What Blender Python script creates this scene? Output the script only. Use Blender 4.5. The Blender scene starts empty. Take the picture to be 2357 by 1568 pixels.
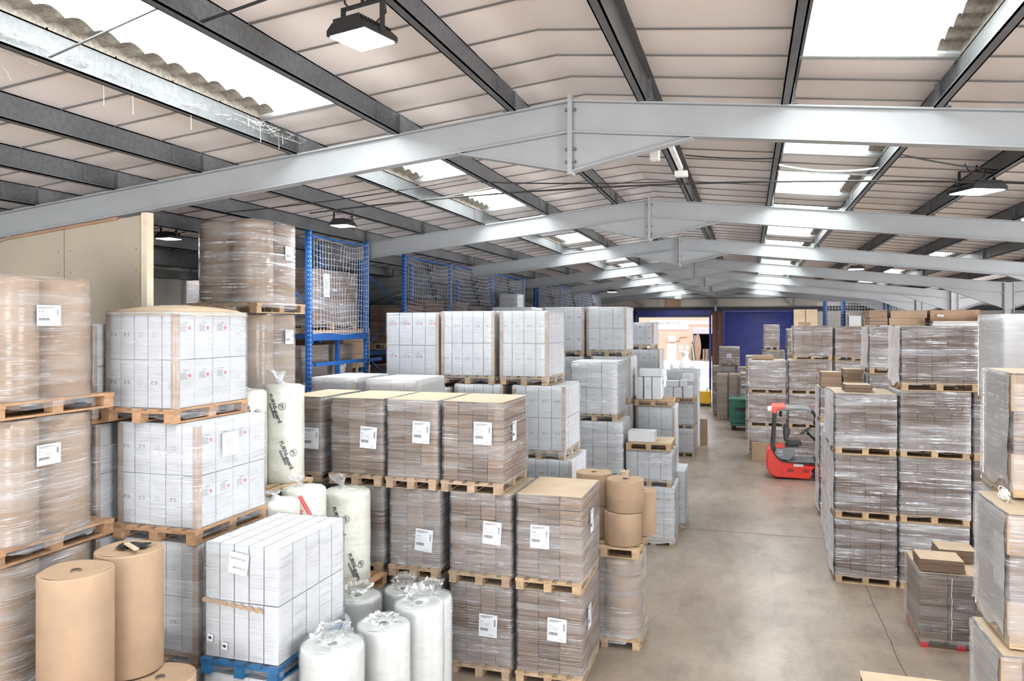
import bpy, math, random
from math import sin, cos, pi, radians as R
from mathutils import Vector, Matrix
random.seed(7)
S = bpy.context.scene
COL = S.collection

# ---------------------------------------------------------------- camera
F_PX = 1760.0
cam_d = bpy.data.cameras.new('camera')
cam = bpy.data.objects.new('camera', cam_d)
COL.objects.link(cam)
cam.location = (0, 0, 4.5)
cam.rotation_euler = (R(90), 0, 0.300)
cam_d.sensor_width = 36
cam_d.lens = 36 * F_PX / 2357
cam_d.shift_y = -39 / 2357
cam_d.clip_end = 400
S.camera = cam

# ---------------------------------------------------------------- world, sun, large lights, exposure
w = bpy.data.worlds.new('sky')
S.world = w
w.use_nodes = True
bg = w.node_tree.nodes['Background']
bg.inputs[0].default_value = (0.80, 0.88, 1.0, 1)
bg.inputs[1].default_value = 1.1
sun_d = bpy.data.lights.new('sun', 'SUN')
sun_d.energy = 1.4
sun_d.angle = R(2)
sun = bpy.data.objects.new('sun', sun_d)
COL.objects.link(sun)
sun.rotation_euler = (R(38), 0, R(25))
SKYLIGHT = 7.5
def area(name, loc, rot, sx, sy, power, col=(1, 1, 1)):
    d = bpy.data.lights.new(name, 'AREA')
    d.shape = 'RECTANGLE'; d.size = sx; d.size_y = sy; d.energy = power; d.color = col
    o = bpy.data.objects.new(name, d); COL.objects.link(o)
    o.location = loc; o.rotation_euler = rot
    return o
# two unseen fill lights added at the rear wall, behind the camera
area('rear_fill_light', (-5.6, -13.9, 2.6), (R(90), 0, 0), 5.6, 4.6, 880, (0.97, 0.98, 1.0))
area('rear_fill_light', (2.4, -13.9, 2.6), (R(90), 0, 0), 5.6, 4.6, 880, (0.97, 0.98, 1.0))
# three unseen fill lights added against the right-hand wall of the neighbouring bay
for _y in (-4.0, 12.0, 28.0):
    area('side_fill_light', (15.5, _y, 2.6), (0, R(90), 0), 4.8, 6.0, 1550, (0.97, 0.98, 1.0))
S.view_settings.view_transform = 'Standard'
S.view_settings.look = 'None'
S.view_settings.gamma = 1
S.view_settings.use_curve_mapping = False
S.view_settings.exposure = 1.12
try:
    S.cycles.use_denoising = True
    S.cycles.max_bounces = 8
    S.cycles.adaptive_threshold = 0.02
    S.cycles.diffuse_bounces = 4
    S.cycles.glossy_bounces = 3
    S.cycles.transmission_bounces = 4
    S.cycles.transparent_max_bounces = 12
    S.cycles.sample_clamp_indirect = 6
    S.cycles.caustics_reflective = False
    S.cycles.caustics_refractive = False
except Exception:
    pass

# ---------------------------------------------------------------- materials
class NT:
    def __init__(s, name):
        s.m = bpy.data.materials.new(name); s.m.use_nodes = True
        s.t = s.m.node_tree; s.n = s.t.nodes
        s.b = s.n['Principled BSDF']; s.out = s.n['Material Output']
    def add(s, kind, **kw):
        nd = s.n.new(kind)
        for k, v in kw.items():
            if k.startswith('i_'):
                nd.inputs[k[2:].replace('_', ' ')].default_value = v
            else:
                setattr(nd, k, v)
        return nd
    def link(s, a, b): s.t.links.new(a, b)
    def coord(s, scale=(1, 1, 1), rot=(0, 0, 0), kind='Object', rnd=True):
        tc = s.add('ShaderNodeTexCoord'); mp = s.add('ShaderNodeMapping')
        mp.inputs['Scale'].default_value = scale; mp.inputs['Rotation'].default_value = rot
        s.link(tc.outputs[kind], mp.inputs['Vector'])
        if rnd:
            oi = s.add('ShaderNodeObjectInfo'); ml = s.add('ShaderNodeMath', operation='MULTIPLY'); ml.inputs[1].default_value = 37.0
            s.link(oi.outputs['Random'], ml.inputs[0]); cx = s.add('ShaderNodeCombineXYZ')
            for i in range(3): s.link(ml.outputs[0], cx.inputs[i])
            s.link(cx.outputs[0], mp.inputs['Location'])
        return mp.outputs[0]
    def noise(s, vec, scale, detail=2, rough=.5, dist=0):
        nd = s.add('ShaderNodeTexNoise'); nd.inputs['Scale'].default_value = scale; nd.inputs['Detail'].default_value = detail
        nd.inputs['Roughness'].default_value = rough; nd.inputs['Distortion'].default_value = dist
        s.link(vec, nd.inputs['Vector']); return nd.outputs['Fac']
    def ramp(s, fac, stops, interp='LINEAR'):
        r = s.add('ShaderNodeValToRGB'); r.color_ramp.interpolation = interp
        el = r.color_ramp.elements
        while len(el) > 1: el.remove(el[0])
        el[0].position = stops[0][0]; el[0].color = tuple(stops[0][1]) + (1,)
        for p, c in stops[1:]:
            e = el.new(p); e.color = tuple(c) + (1,)
        s.link(fac, r.inputs[0]); return r.outputs[0]
    def mix(s, fac, a, b, mode='MIX'):
        m = s.add('ShaderNodeMix', data_type='RGBA', blend_type=mode)
        if isinstance(fac, (int, float)): m.inputs[0].default_value = fac
        else: s.link(fac, m.inputs[0])
        for i, v in ((6, a), (7, b)):
            if isinstance(v, tuple): m.inputs[i].default_value = v + (1,) if len(v) == 3 else v
            else: s.link(v, m.inputs[i])
        return m.outputs[2]
    def base(s, c):
        if isinstance(c, tuple): s.b.inputs['Base Color'].default_value = c + (1,)
        else: s.link(c, s.b.inputs['Base Color'])
    def bump(s, h, strength=.3, dist=.01):
        b = s.add('ShaderNodeBump'); b.inputs['Strength'].default_value = strength; b.inputs['Distance'].default_value = dist
        s.link(h, b.inputs['Height']); s.link(b.outputs[0], s.b.inputs['Normal']); return b
    def set(s, rough=.6, metal=0, spec=.5):
        s.b.inputs['Roughness'].default_value = rough; s.b.inputs['Metallic'].default_value = metal
        s.b.inputs['Specular IOR Level'].default_value = spec
        return s.m

def flat(name, c, rough=.6, metal=0, var=0.12, scale=3.0, spec=.5):
    t = NT(name); v = t.coord()
    n = t.noise(v, scale, 4, .6)
    lo = tuple(x * (1 - var) for x in c); hi = tuple(min(1, x * (1 + var)) for x in c)
    t.base(t.ramp(n, [(.3, lo), (.7, hi)])); return t.set(rough, metal, spec)

def emis(name, c, st):
    t = NT(name); t.b.inputs['Emission Color'].default_value = c + (1,); t.b.inputs['Emission Strength'].default_value = st
    t.base((.8, .8, .8)); return t.set(.4)

M = {}
M['white'] = flat('white_carton', (.50, .515, .54), .62, 0, .05, 2.5)
M['kraft'] = flat('kraft_board', (.30, .203, .13), .7, 0, .10, 4)
M['kraft_pale'] = flat('pale_kraft_sheet', (.44, .335, .23), .7, 0, .08, 3)
M['kraft_dark'] = flat('dark_kraft_board', (.30, .185, .115), .7, 0, .15, 4)
M['corner'] = flat('corner_board', (.33, .235, .175), .7, 0, .12, 5)
M['ink'] = flat('black_ink', (.03, .03, .035), .6)
M['redink'] = flat('red_ink', (.62, .04, .05), .6)
M['paper'] = flat('label_paper', (.55, .57, .61), .55, 0, .03)
M['steel'] = flat('painted_steel_grey', (.28, .293, .302), .42, .0, .08, 1.2)
M['bolt'] = flat('dark_bolt_steel', (.13, .13, .13), .5, .6)
M['black'] = flat('black_plastic', (.009, .0095, .0105), .42)
M['blackseat'] = flat('black_vinyl', (.025, .026, .03), .3)
M['red'] = flat('red_paint', (.72, .035, .02), .28, 0, .06)
M['redbright'] = flat('red_plastic', (.80, .07, .045), .3, 0, .06)
M['rubber'] = flat('tyre_rubber', (.02, .02, .02), .75)
M['grey'] = flat('grey_plastic', (.18, .19, .20), .4)
M['blue'] = flat('blue_rack_paint', (.010, .078, .28), .4, 0, .1)
M['bluepallet'] = flat('blue_pallet_paint', (.012, .085, .20), .6, 0, .25, 12)
M['redblock'] = flat('red_pallet_block', (.55, .02, .03), .6, 0, .2, 12)
M['navy'] = flat('navy_shutter_paint', (.022, .03, .19), .4, 0, .12, 1)
M['green'] = flat('green_skip_paint', (.015, .12, .075), .45, 0, .2, 3)
M['yellow'] = flat('yellow_paint', (.75, .42, .02), .4, 0, .15, 3)
M['plaster'] = flat('fibre_board', (.36, .31, .245), .75, 0, .10, .8)
M['timber'] = flat('timber_edge', (.66, .56, .43), .7, 0, .1, 6)
M['cladding'] = flat('wall_lining', (.47, .43, .38), .7, 0, .08, 1)
M['darkwall'] = flat('blockwork_and_shade', (.05, .05, .058), .8, 0, .25, 1.5)  # dark blockwork, also the painted shade on the left wall behind the racks
M['cord'] = flat('natural_cord', (.45, .36, .25), .8)
M['net'] = flat('white_net_twine', (.42, .44, .50), .7)
M['cobweb'] = flat('cobweb_thread', (.75, .75, .73), .9)
M['stretch_white'] = flat('white_strap', (.82, .82, .80), .5)
M['lamp'] = emis('lamp_diffuser', (.93, .97, 1.0), 22.0)
M['amber'] = emis('amber_beacon', (1.0, .35, .08), 2.0)
M['cable'] = flat('black_cable', (.015, .015, .015), .6)
M['whitebox'] = flat('white_trunking', (.75, .75, .73), .5)
M['brass'] = flat('core_tube', (.17, .13, .10), .7)

def mk_wood(name, c, var):
    t = NT(name); v = t.coord((14, 14, 30)); n = t.noise(v, 1.0, 4, .6, .6)
    v2 = t.coord((1, 1, 1)); n2 = t.noise(v2, 4, 3)
    a = t.ramp(n, [(.25, tuple(x * (1 - var) for x in c)), (.75, tuple(min(1, x * (1 + var)) for x in c))])
    b = t.ramp(n2, [(.35, (.72, .70, .68)), (.65, (1, 1, 1))])
    t.base(t.mix(1.0, a, b, 'MULTIPLY')); return t.set(.75)
M['wood'] = mk_wood('pallet_wood', (.44, .31, .185), .22)
M['wood_old'] = mk_wood('weathered_pallet_wood', (.40, .29, .20), .25)
M['wood_orange'] = mk_wood('orange_pallet_wood', (.39, .228, .127), .2)

def mk_sheet(name, dark, light, freq=110):
    """stack of corrugated sheets: horizontal edges, many per bundle"""
    t = NT(name); v = t.coord((.4, .4, freq)); n = t.noise(v, 1.0, 2, .6)
    v2 = t.coord((1.2, 1.2, 14)); n2 = t.noise(v2, 1.0, 3, .6)
    a = t.ramp(n, [(.34, dark), (.5, tuple((p + q) / 2 for p, q in zip(dark, light))), (.66, light)])
    b = t.ramp(n2, [(.35, (.70, .69, .68)), (.6, (1, 1, 1))])
    t.base(t.mix(1.0, a, b, 'MULTIPLY')); t.bump(n, .6, .006); return t.set(.75)
M['sheet'] = mk_sheet('brown_sheet_edges', (.078, .048, .032), (.275, .182, .124), 200)
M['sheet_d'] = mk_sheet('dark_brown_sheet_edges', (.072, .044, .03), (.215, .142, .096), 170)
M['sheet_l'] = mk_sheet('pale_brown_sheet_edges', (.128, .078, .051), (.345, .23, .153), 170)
M['sheet_w'] = mk_sheet('white_lined_sheet_edges', (.34, .32, .30), (.82, .82, .83), 90)

def mk_film(name, basea, streak, zf, tilt=0.0, tint=(.76, .78, .82), rough=.2, sharp=(.52, .70), bump=.55, xs=2.0, band=.08):
    t = NT(name); t.n.remove(t.b)
    v = t.coord((xs, xs, zf), (R(tilt), R(tilt), 0)); n = t.noise(v, 1.0, 4, .62, .35)
    v2 = t.coord((.9, .9, min(9, zf * .28)), (R(-tilt * 1.5 - 4), R(-tilt - 3), 0)); n2 = t.noise(v2, 1.0, 3, .6, .5)
    v3 = t.coord((3, 3, 3)); n3 = t.noise(v3, 1.0, 3, .6, 1.5)
    m1 = t.add('ShaderNodeMapRange'); m1.inputs[1].default_value = sharp[0]; m1.inputs[2].default_value = sharp[1]; t.link(n, m1.inputs[0])
    m2 = t.add('ShaderNodeMapRange'); m2.inputs[1].default_value = .46; m2.inputs[2].default_value = .74; t.link(n2, m2.inputs[0])
    m3 = t.add('ShaderNodeMapRange'); m3.inputs[1].default_value = .38; m3.inputs[2].default_value = .66; t.link(n3, m3.inputs[0])
    s1 = t.add('ShaderNodeMath', operation='MULTIPLY'); t.link(m1.outputs[0], s1.inputs[0]); t.link(m3.outputs[0], s1.inputs[1])
    s2 = t.add('ShaderNodeMath', operation='MULTIPLY'); t.link(m2.outputs[0], s2.inputs[0]); s2.inputs[1].default_value = .38
    s3 = t.add('ShaderNodeMath', operation='ADD'); t.link(s1.outputs[0], s3.inputs[0]); t.link(s2.outputs[0], s3.inputs[1])
    # overlapping wraps: broad bands where several layers of film lie on each other
    v4 = t.coord((.12, .12, 2.3), (R(3), R(-3), 0)); n4 = t.noise(v4, 1.0, 1, .4)
    m4 = t.add('ShaderNodeMapRange'); m4.inputs[1].default_value = .50; m4.inputs[2].default_value = .57; m4.inputs[3].default_value = basea; m4.inputs[4].default_value = basea + band; t.link(n4, m4.inputs[0])
    f = t.add('ShaderNodeMath', operation='MULTIPLY_ADD', use_clamp=True); f.inputs[1].default_value = streak
    t.link(s3.outputs[0], f.inputs[0]); t.link(m4.outputs[0], f.inputs[2])
    bs = t.add('ShaderNodeAddShader')
    d = t.add('ShaderNodeBsdfDiffuse'); d.inputs['Color'].default_value = tint + (1,)
    g = t.add('ShaderNodeBsdfGlossy'); g.inputs['Color'].default_value = (.97, .98, 1, 1); g.inputs['Roughness'].default_value = rough
    bp = t.add('ShaderNodeBump'); bp.inputs['Strength'].default_value = bump; bp.inputs['Distance'].default_value = .02
    t.link(s3.outputs[0], bp.inputs['Height']); t.link(bp.outputs[0], g.inputs['Normal'])
    t.link(d.outputs[0], bs.inputs[0])
    # clear film: a thin glossy coat over a see-through sheet
    tr = t.add('ShaderNodeBsdfTransparent')
    mx = t.add('ShaderNodeMixShader'); t.link(f.outputs[0], mx.inputs[0]); t.link(tr.outputs[0], mx.inputs[1]); t.link(d.outputs[0], mx.inputs[2])
    fr = t.add('ShaderNodeFresnel'); fr.inputs['IOR'].default_value = 1.45; t.link(bp.outputs[0], fr.inputs['Normal'])
    fm = t.add('ShaderNodeMath', operation='MULTIPLY_ADD', use_clamp=True); fm.inputs[1].default_value = .55; fm.inputs[2].default_value = .0
    t.link(fr.outputs[0], fm.inputs[0])
    m2_ = t.add('ShaderNodeMixShader'); t.link(fm.outputs[0], m2_.inputs[0]); t.link(mx.outputs[0], m2_.inputs[1]); t.link(g.outputs[0], m2_.inputs[2])
    t.n.remove(bs)
    t.link(m2_.outputs[0], t.out.inputs['Surface'])
    return t.m
M['film'] = mk_film('stretch_film', .05, .42, 95, .8, sharp=(.53, .64))
M['film_hv'] = mk_film('heavy_stretch_film', .05, .85, 42, 2.5, sharp=(.55, .65), bump=.9, xs=1.1)
M['film_milk'] = mk_film('milky_stretch_film', .38, .35, 60, 1, tint=(.50, .485, .485))
M['film_clear'] = mk_film('clear_stretch_film', .02, .30, 90, 1)
M['film_white'] = mk_film('white_loose_film', .55, .4, 20, 25, tint=(.72, .72, .74), xs=3)
M['bag'] = mk_film('clear_poly_bag', .10, .38, 5, 20, tint=(.68, .70, .72), rough=.16, sharp=(.5, .66), bump=.45, band=0)

def mk_foam():
    t = NT('white_foam_wrap'); v = t.coord((1, 1, 3)); n = t.noise(v, 5, 3)
    t.base(t.ramp(n, [(.3, (.47, .482, .468)), (.7, (.54, .552, .538))])); t.bump(n, .25, .02); return t.set(.35)
M['foam'] = mk_foam()
def mk_furn():
    t = NT('cream_poly_wrap'); v = t.coord((2, 2, 2)); n = t.noise(v, 3, 3, .5, 1)
    v2 = t.coord((1, 1, 6)); n2 = t.noise(v2, 1.5, 2)
    t.base(t.ramp(n2, [(.35, (.47, .47, .42)), (.65, (.54, .54, .49))])); t.bump(n, .5, .03); return t.set(.35)
M['furn'] = mk_furn()
def mk_rolltop():
    t = NT('wound_kraft_end'); tc = t.add('ShaderNodeTexCoord')
    wv = t.add('ShaderNodeTexWave', wave_type='RINGS', rings_direction='Z'); wv.inputs['Scale'].default_value = 24; wv.inputs['Distortion'].default_value = 1.2
    wv.inputs['Detail'].default_value = 3; wv.inputs['Detail Scale'].default_value = 1.5
    t.link(tc.outputs['Object'], wv.inputs['Vector'])
    t.base(t.ramp(wv.outputs['Fac'], [(.2, (.28, .18, .11)), (.8, (.39, .27, .175))])); t.bump(wv.outputs['Fac'], .5, .01); return t.set(.8)
M['rolltop'] = mk_rolltop()
def mk_galv(name, c):
    t = NT(name); v = t.coord((1, 1, 1), rnd=False); n = t.noise(v, 22, 3, .7); n2 = t.noise(v, 1.5, 3)
    a = t.ramp(n, [(.35, tuple(x * .82 for x in c)), (.65, tuple(x * 1.15 for x in c))])
    b = t.ramp(n2, [(.35, (.8, .8, .8)), (.65, (1, 1, 1))])
    t.base(t.mix(1.0, a, b, 'MULTIPLY')); return t.set(.5, .25)
M['galv'] = mk_galv('galvanised_purlin', (.115, .12, .124))
M['galvlight'] = mk_galv('galvanised_trim', (.5, .52, .52))
def mk_liner():
    t = NT('roof_liner_panel'); v = t.coord((1, 1, 1), rnd=False); n = t.noise(v, .8, 3)
    t.base(t.ramp(n, [(.3, (.85, .785, .75)), (.7, (.90, .84, .81))])); return t.set(.32, 0, .45)
M['liner'] = mk_liner()
M['joint'] = flat('panel_joint_strip', (.16, .155, .15), .6)
M['cement'] = flat('fibre_cement_sheet', (.26, .235, .20), .9, 0, .35, 30)
def mk_sky():
    t = NT('rooflight_sheet'); t.base((.85, .87, .85)); v = t.coord((1, 1, 1), rnd=False); n = t.noise(v, 3, 3)
    c = t.ramp(n, [(.3, (.86, .93, .92)), (.7, (.97, 1.0, 1.0))])
    t.link(c, t.b.inputs['Emission Color']); t.b.inputs['Emission Strength'].default_value = SKYLIGHT; return t.set(.4)
M['skylight'] = mk_sky()
def mk_floor():
    t = NT('concrete_floor'); v = t.coord((1, 1, 1), rnd=False)
    n = t.noise(v, .45, 6, .62, .1); v2 = t.coord((1.0, .45, 1), rnd=False); n2 = t.noise(v2, 1.6, 7, .72, .15); n3 = t.noise(v, 9, 5, .7)
    a = t.ramp(n, [(.3, (.205, .158, .124)), (.5, (.275, .217, .175)), (.7, (.345, .283, .235))])
    b = t.ramp(n2, [(.34, (.74, .73, .73)), (.5, (.96, .96, .96)), (.7, (1.08, 1.07, 1.06))])
    c = t.ramp(n3, [(.3, (.86, .86, .86)), (.6, (1, 1, 1))])
    t.base(t.mix(1.0, t.mix(1.0, a, b, 'MULTIPLY'), c, 'MULTIPLY'))
    t.link(t.ramp(n2, [(.3, (.42, .42, .42)), (.7, (.28, .28, .28))]), t.b.inputs['Roughness'])
    t.bump(n3, .04, .003); t.b.inputs['Specular IOR Level'].default_value = .5; return t.m
M['floor'] = mk_floor()
M['crack'] = flat('floor_joint_filler', (.07, .065, .06), .8)
def mk_brick(name, c1, c2, mortar, sc):
    t = NT(name); tc = t.add('ShaderNodeTexCoord'); mp = t.add('ShaderNodeMapping'); mp.inputs['Rotation'].default_value = (R(90), 0, 0)
    t.link(tc.outputs['Object'], mp.inputs['Vector'])
    b = t.add('ShaderNodeTexBrick'); b.inputs['Scale'].default_value = sc
    b.inputs['Color1'].default_value = c1 + (1,); b.inputs['Color2'].default_value = c2 + (1,); b.inputs['Mortar'].default_value = mortar + (1,)
    b.inputs['Brick Width'].default_value = .225; b.inputs['Row Height'].default_value = .075; b.inputs['Mortar Size'].default_value = .01
    t.link(mp.outputs[0], b.inputs['Vector']); t.base(b.outputs['Color']); return t.set(.85)
M['brick'] = mk_brick('brick_pier', (.17, .045, .035), (.24, .07, .05), (.2, .16, .14), 1.0)
M['brick_out'] = mk_brick('orange_brick', (.62, .30, .20), (.68, .36, .25), (.62, .42, .32), 1.0)
M['apron'] = flat('pale_concrete_yard', (.72, .70, .68), .8, 0, .05, .3)
M['road'] = flat('grey_road', (.33, .31, .34), .85, 0, .08, .3)
M['pave'] = flat('pink_paving', (.58, .44, .41), .85, 0, .06, .3)
M['signw'] = flat('white_sign_board', (.85, .86, .88), .5, 0, .02)
M['lav'] = flat('lilac_shutter', (.50, .46, .58), .5, 0, .05)
M['darkin'] = flat('dark_interior', (.05, .05, .075), .8, 0, .3, 1)

# ---------------------------------------------------------------- mesh helpers
class MB:
    def __init__(s): s.v = []; s.f = []; s.m = []; s.s = []
    def add(s, vs, fs, m=0, sm=False):
        o = len(s.v); s.v += [tuple(p) for p in vs]
        for f in fs: s.f.append(tuple(i + o for i in f)); s.m.append(m); s.s.append(sm)
        return s
    def box(s, x0, x1, y0, y1, z0, z1, m=0):
        return s.add([(x0, y0, z0), (x1, y0, z0), (x1, y1, z0), (x0, y1, z0), (x0, y0, z1), (x1, y0, z1), (x1, y1, z1), (x0, y1, z1)],
                     [(0, 3, 2, 1), (4, 5, 6, 7), (0, 1, 5, 4), (1, 2, 6, 5), (2, 3, 7, 6), (3, 0, 4, 7)], m)
    def rbox(s, c, size, rot=(0, 0, 0), m=0):
        from mathutils import Euler
        e = Euler(rot).to_matrix(); c = Vector(c); hx, hy, hz = [q / 2 for q in size]
        vs = [c + e @ Vector(p) for p in ((-hx, -hy, -hz), (hx, -hy, -hz), (hx, hy, -hz), (-hx, hy, -hz), (-hx, -hy, hz), (hx, -hy, hz), (hx, hy, hz), (-hx, hy, hz))]
        return s.add(vs, [(0, 3, 2, 1), (4, 5, 6, 7), (0, 1, 5, 4), (1, 2, 6, 5), (2, 3, 7, 6), (3, 0, 4, 7)], m)
    def lathe(s, prof, n=32, c=(0, 0, 0), m=0, capb=True, capt=True, mt=None):
        o = [];
        for r, z in prof:
            for k in range(n):
                a = 2 * pi * k / n; o.append((c[0] + r * cos(a), c[1] + r * sin(a), c[2] + z))
        fs = []
        for j in range(len(prof) - 1):
            for k in range(n):
                k2 = (k + 1) % n; fs.append((j * n + k, j * n + k2, (j + 1) * n + k2, (j + 1) * n + k))
        base = len(s.v); s.add(o, fs, m, True)
        if capb: s.f.append(tuple(base + k for k in reversed(range(n)))); s.m.append(m); s.s.append(False)
        if capt: s.f.append(tuple(base + (len(prof) - 1) * n + k for k in range(n))); s.m.append(m if mt is None else mt); s.s.append(False)
        return s
    def tube(s, pts, r, n=6, m=0):
        pts = [Vector(p) for p in pts]; rings = []
        for i, p in enumerate(pts):
            d = (pts[min(i + 1, len(pts) - 1)] - pts[max(i - 1, 0)]).normalized()
            u = d.cross(Vector((0, 0, 1)))
            if u.length < .05: u = d.cross(Vector((1, 0, 0)))
            u.normalize(); w_ = d.cross(u)
            rings += [p + r * (cos(2 * pi * k / n) * u + sin(2 * pi * k / n) * w_) for k in range(n)]
        fs = []
        for i in range(len(pts) - 1):
            for k in range(n):
                k2 = (k + 1) % n; fs.append((i * n + k, i * n + k2, (i + 1) * n + k2, (i + 1) * n + k))
        fs.append(tuple(range(n))); fs.append(tuple(reversed(range((len(pts) - 1) * n, len(pts) * n))))
        return s.add(rings, fs, m, True)
    def prism(s, prof, a0, a1, axis='y', m=0, sm=False):
        """polygon prof in the plane normal to axis, extruded a0..a1 ('y': prof=(x,z); 'x': prof=(y,z); 'z': prof=(x,y))"""
        n = len(prof); f = {'y': lambda p, a: (p[0], a, p[1]), 'x': lambda p, a: (a, p[0], p[1]), 'z': lambda p, a: (p[0], p[1], a)}[axis]
        vs = [f(p, a0) for p in prof] + [f(p, a1) for p in prof]
        base = len(s.v)
        s.add(vs, [(i, (i + 1) % n, n + (i + 1) % n, n + i) for i in range(n)], m, sm)
        for q in (tuple(base + i for i in reversed(range(n))), tuple(base + n + i for i in range(n))):
            s.f.append(q); s.m.append(m); s.s.append(False)
        return s
    def quad(s, a, b, c, d, m=0): return s.add([a, b, c, d], [(0, 1, 2, 3)], m)
    def mesh(s, name, mats):
        me = bpy.data.meshes.new(name); me.from_pydata(s.v, [], s.f)
        me.polygons.foreach_set('material_index', s.m); me.polygons.foreach_set('use_smooth', s.s)
        for k in (mats if isinstance(mats, (list, tuple)) else [mats]): me.materials.append(M[k])
        me.update(); return me
    def build(s, name, mats, parent=None, loc=(0, 0, 0), rz=0, bevel=0):
        return inst(name, s.mesh(name, mats), parent, loc, rz, bevel)

def inst(name, me, parent=None, loc=(0, 0, 0), rz=0, bevel=0):
    o = bpy.data.objects.new(name, me); COL.objects.link(o)
    if parent: o.parent = parent
    o.location = loc; o.rotation_euler = (0, 0, rz)
    if bevel:
        b = o.modifiers.new('bevel', 'BEVEL'); b.width = bevel; b.segments = 2; b.limit_method = 'ANGLE'; b.angle_limit = R(40)
    return o
def tag(o, label, cat, group=None):
    o['label'] = label; o['category'] = cat
    if group: o['group'] = group
    return o
def thing(name, label, cat, loc=(0, 0, 0), rz=0, group=None):
    o = bpy.data.objects.new(name, None); COL.objects.link(o); o.location = loc; o.rotation_euler = (0, 0, rz)
    o.empty_display_size = .1
    return tag(o, label, cat, group)
def struct(o): o['kind'] = 'structure'; return o
CACHE = {}
def cached(key, fn):
    if key not in CACHE: CACHE[key] = fn()
    return CACHE[key]

_tc = {}
def text_geo(txt, bold=0.0):
    """(verts, faces) of a word set in the built-in font, height ~1, origin bottom-left"""
    if (txt, bold) in _tc: return _tc[(txt, bold)]
    c = bpy.data.curves.new('t', 'FONT'); c.body = txt; c.size = 1; c.offset = bold; c.resolution_u = 2
    o = bpy.data.objects.new('t', c); COL.objects.link(o)
    bpy.context.view_layer.update()
    me = bpy.data.meshes.new_from_object(o.evaluated_get(bpy.context.evaluated_depsgraph_get()))
    r = ([tuple(v.co) for v in me.vertices], [tuple(p.vertices) for p in me.polygons])
    bpy.data.objects.remove(o); bpy.data.meshes.remove(me); bpy.data.curves.remove(c)
    _tc[(txt, bold)] = r; return r
def put_text(mb, txt, fn, size, m=0, bold=0.0):
    vs, fs = text_geo(txt, bold); mb.add([fn(x * size, y * size) for x, y, z in vs], fs, m)

# ---------------------------------------------------------------- building shell
XA, HA, SL = -1.6, 6.60, .107            # ridge, rafter top at ridge, roof slope
XL, XV, XR = -10.4, 7.1, 15.6            # left wall, valley columns, next ridge
YR, YE = -14.0, 45.0
FR = [7.07 + 6 * n for n in range(-3, 7)]
def zr(x):                                # top line of the rafters
    return HA - SL * abs(x - XA) if x <= XV else HA - SL * (XV - XA) + SL * (x - XV)
PL = [-2.2, -3.42, -4.6, -5.8, -6.98, -8.16, -9.34]
PR = [-.9, .34, 1.52, 2.66, 3.8, 4.95, 6.12]
PN = [8.1, 9.3, 10.5, 11.7, 12.9, 14.1]
strips = []
e = [XL] + sorted(PL) + [XA] + PR + [XV] + PN + [XR]
strips = list(zip(e[:-1], e[1:]))
Y0 = 1.07
def skyl(x0, y):                          # is the liner panel starting at y a rooflight?
    k = round((y - Y0) / .6); b, i = divmod(k, 10)
    if abs(x0 + 4.6) < .01 or abs(x0 - .34) < .01:
        return 1 <= i <= 8 if b <= 0 else (2 <= i <= 4 or 7 <= i <= 9)
    if abs(x0 - 3.8) < .01: return (2 <= i <= 4) if b != 1 else False
    if abs(x0 + 8.16) < .01 or abs(x0 - 10.5) < .01: return b < 1 and 2 <= i <= 4
    return False
mb = MB(); runs = []
for x0, x1 in strips:
    z0, z1 = zr(x0) + .245, zr(x1) + .245
    k = -26; run = None
    while Y0 + k * .6 < YE:
        ya, yb = Y0 + k * .6, min(Y0 + (k + 1) * .6, YE); sk = skyl(x0, ya)
        if sk and run is None: run = ya
        if not sk and run is not None: runs.append((x0, x1, run, ya)); run = None
        if not sk:
            n = 4; vs = []; fs = []
            sag = .010 if abs(x0 - XA) > 3 else .016
            for j in range(n + 1):
                for i in range(4):
                    u, t = j / n, i / 3
                    vs.append((x0 + (x1 - x0) * t, ya + (yb - ya) * u, z0 + (z1 - z0) * t - sag * sin(pi * u) * (.4 + .6 * sin(pi * t))))
            for j in range(n):
                for i in range(3):
                    a = j * 4 + i; fs.append((a, a + 4, a + 5, a + 1))
            mb.add(vs, fs, 0, True)
        d = .008
        if not (sk and k > -26 and skyl(x0, ya - .6)): mb.add([(x0, ya - d, z0 - .012), (x1, ya - d, z1 - .012), (x1, ya + d, z1 - .012), (x0, ya + d, z0 - .012), (x0, ya - d, z0 + .01), (x1, ya - d, z1 + .01), (x1, ya + d, z1 + .01), (x0, ya + d, z0 + .01)],
               [(0, 3, 2, 1), (4, 5, 6, 7), (0, 1, 5, 4), (1, 2, 6, 5), (2, 3, 7, 6), (3, 0, 4, 7)], 1)
        k += 1
    if run is not None: runs.append((x0, x1, run, YE))
# outer roof skin closing the building above the lining
for x0, x1 in ((XL - .3, XA), (XA, XV), (XV, XR)):
    mb.quad((x0, YR, zr(x0) + .56), (x1, YR, zr(x1) + .56), (x1, YE + .3, zr(x1) + .56), (x0, YE + .3, zr(x0) + .56), 1)
struct(mb.build('ceiling', ['liner', 'joint']))

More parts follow.
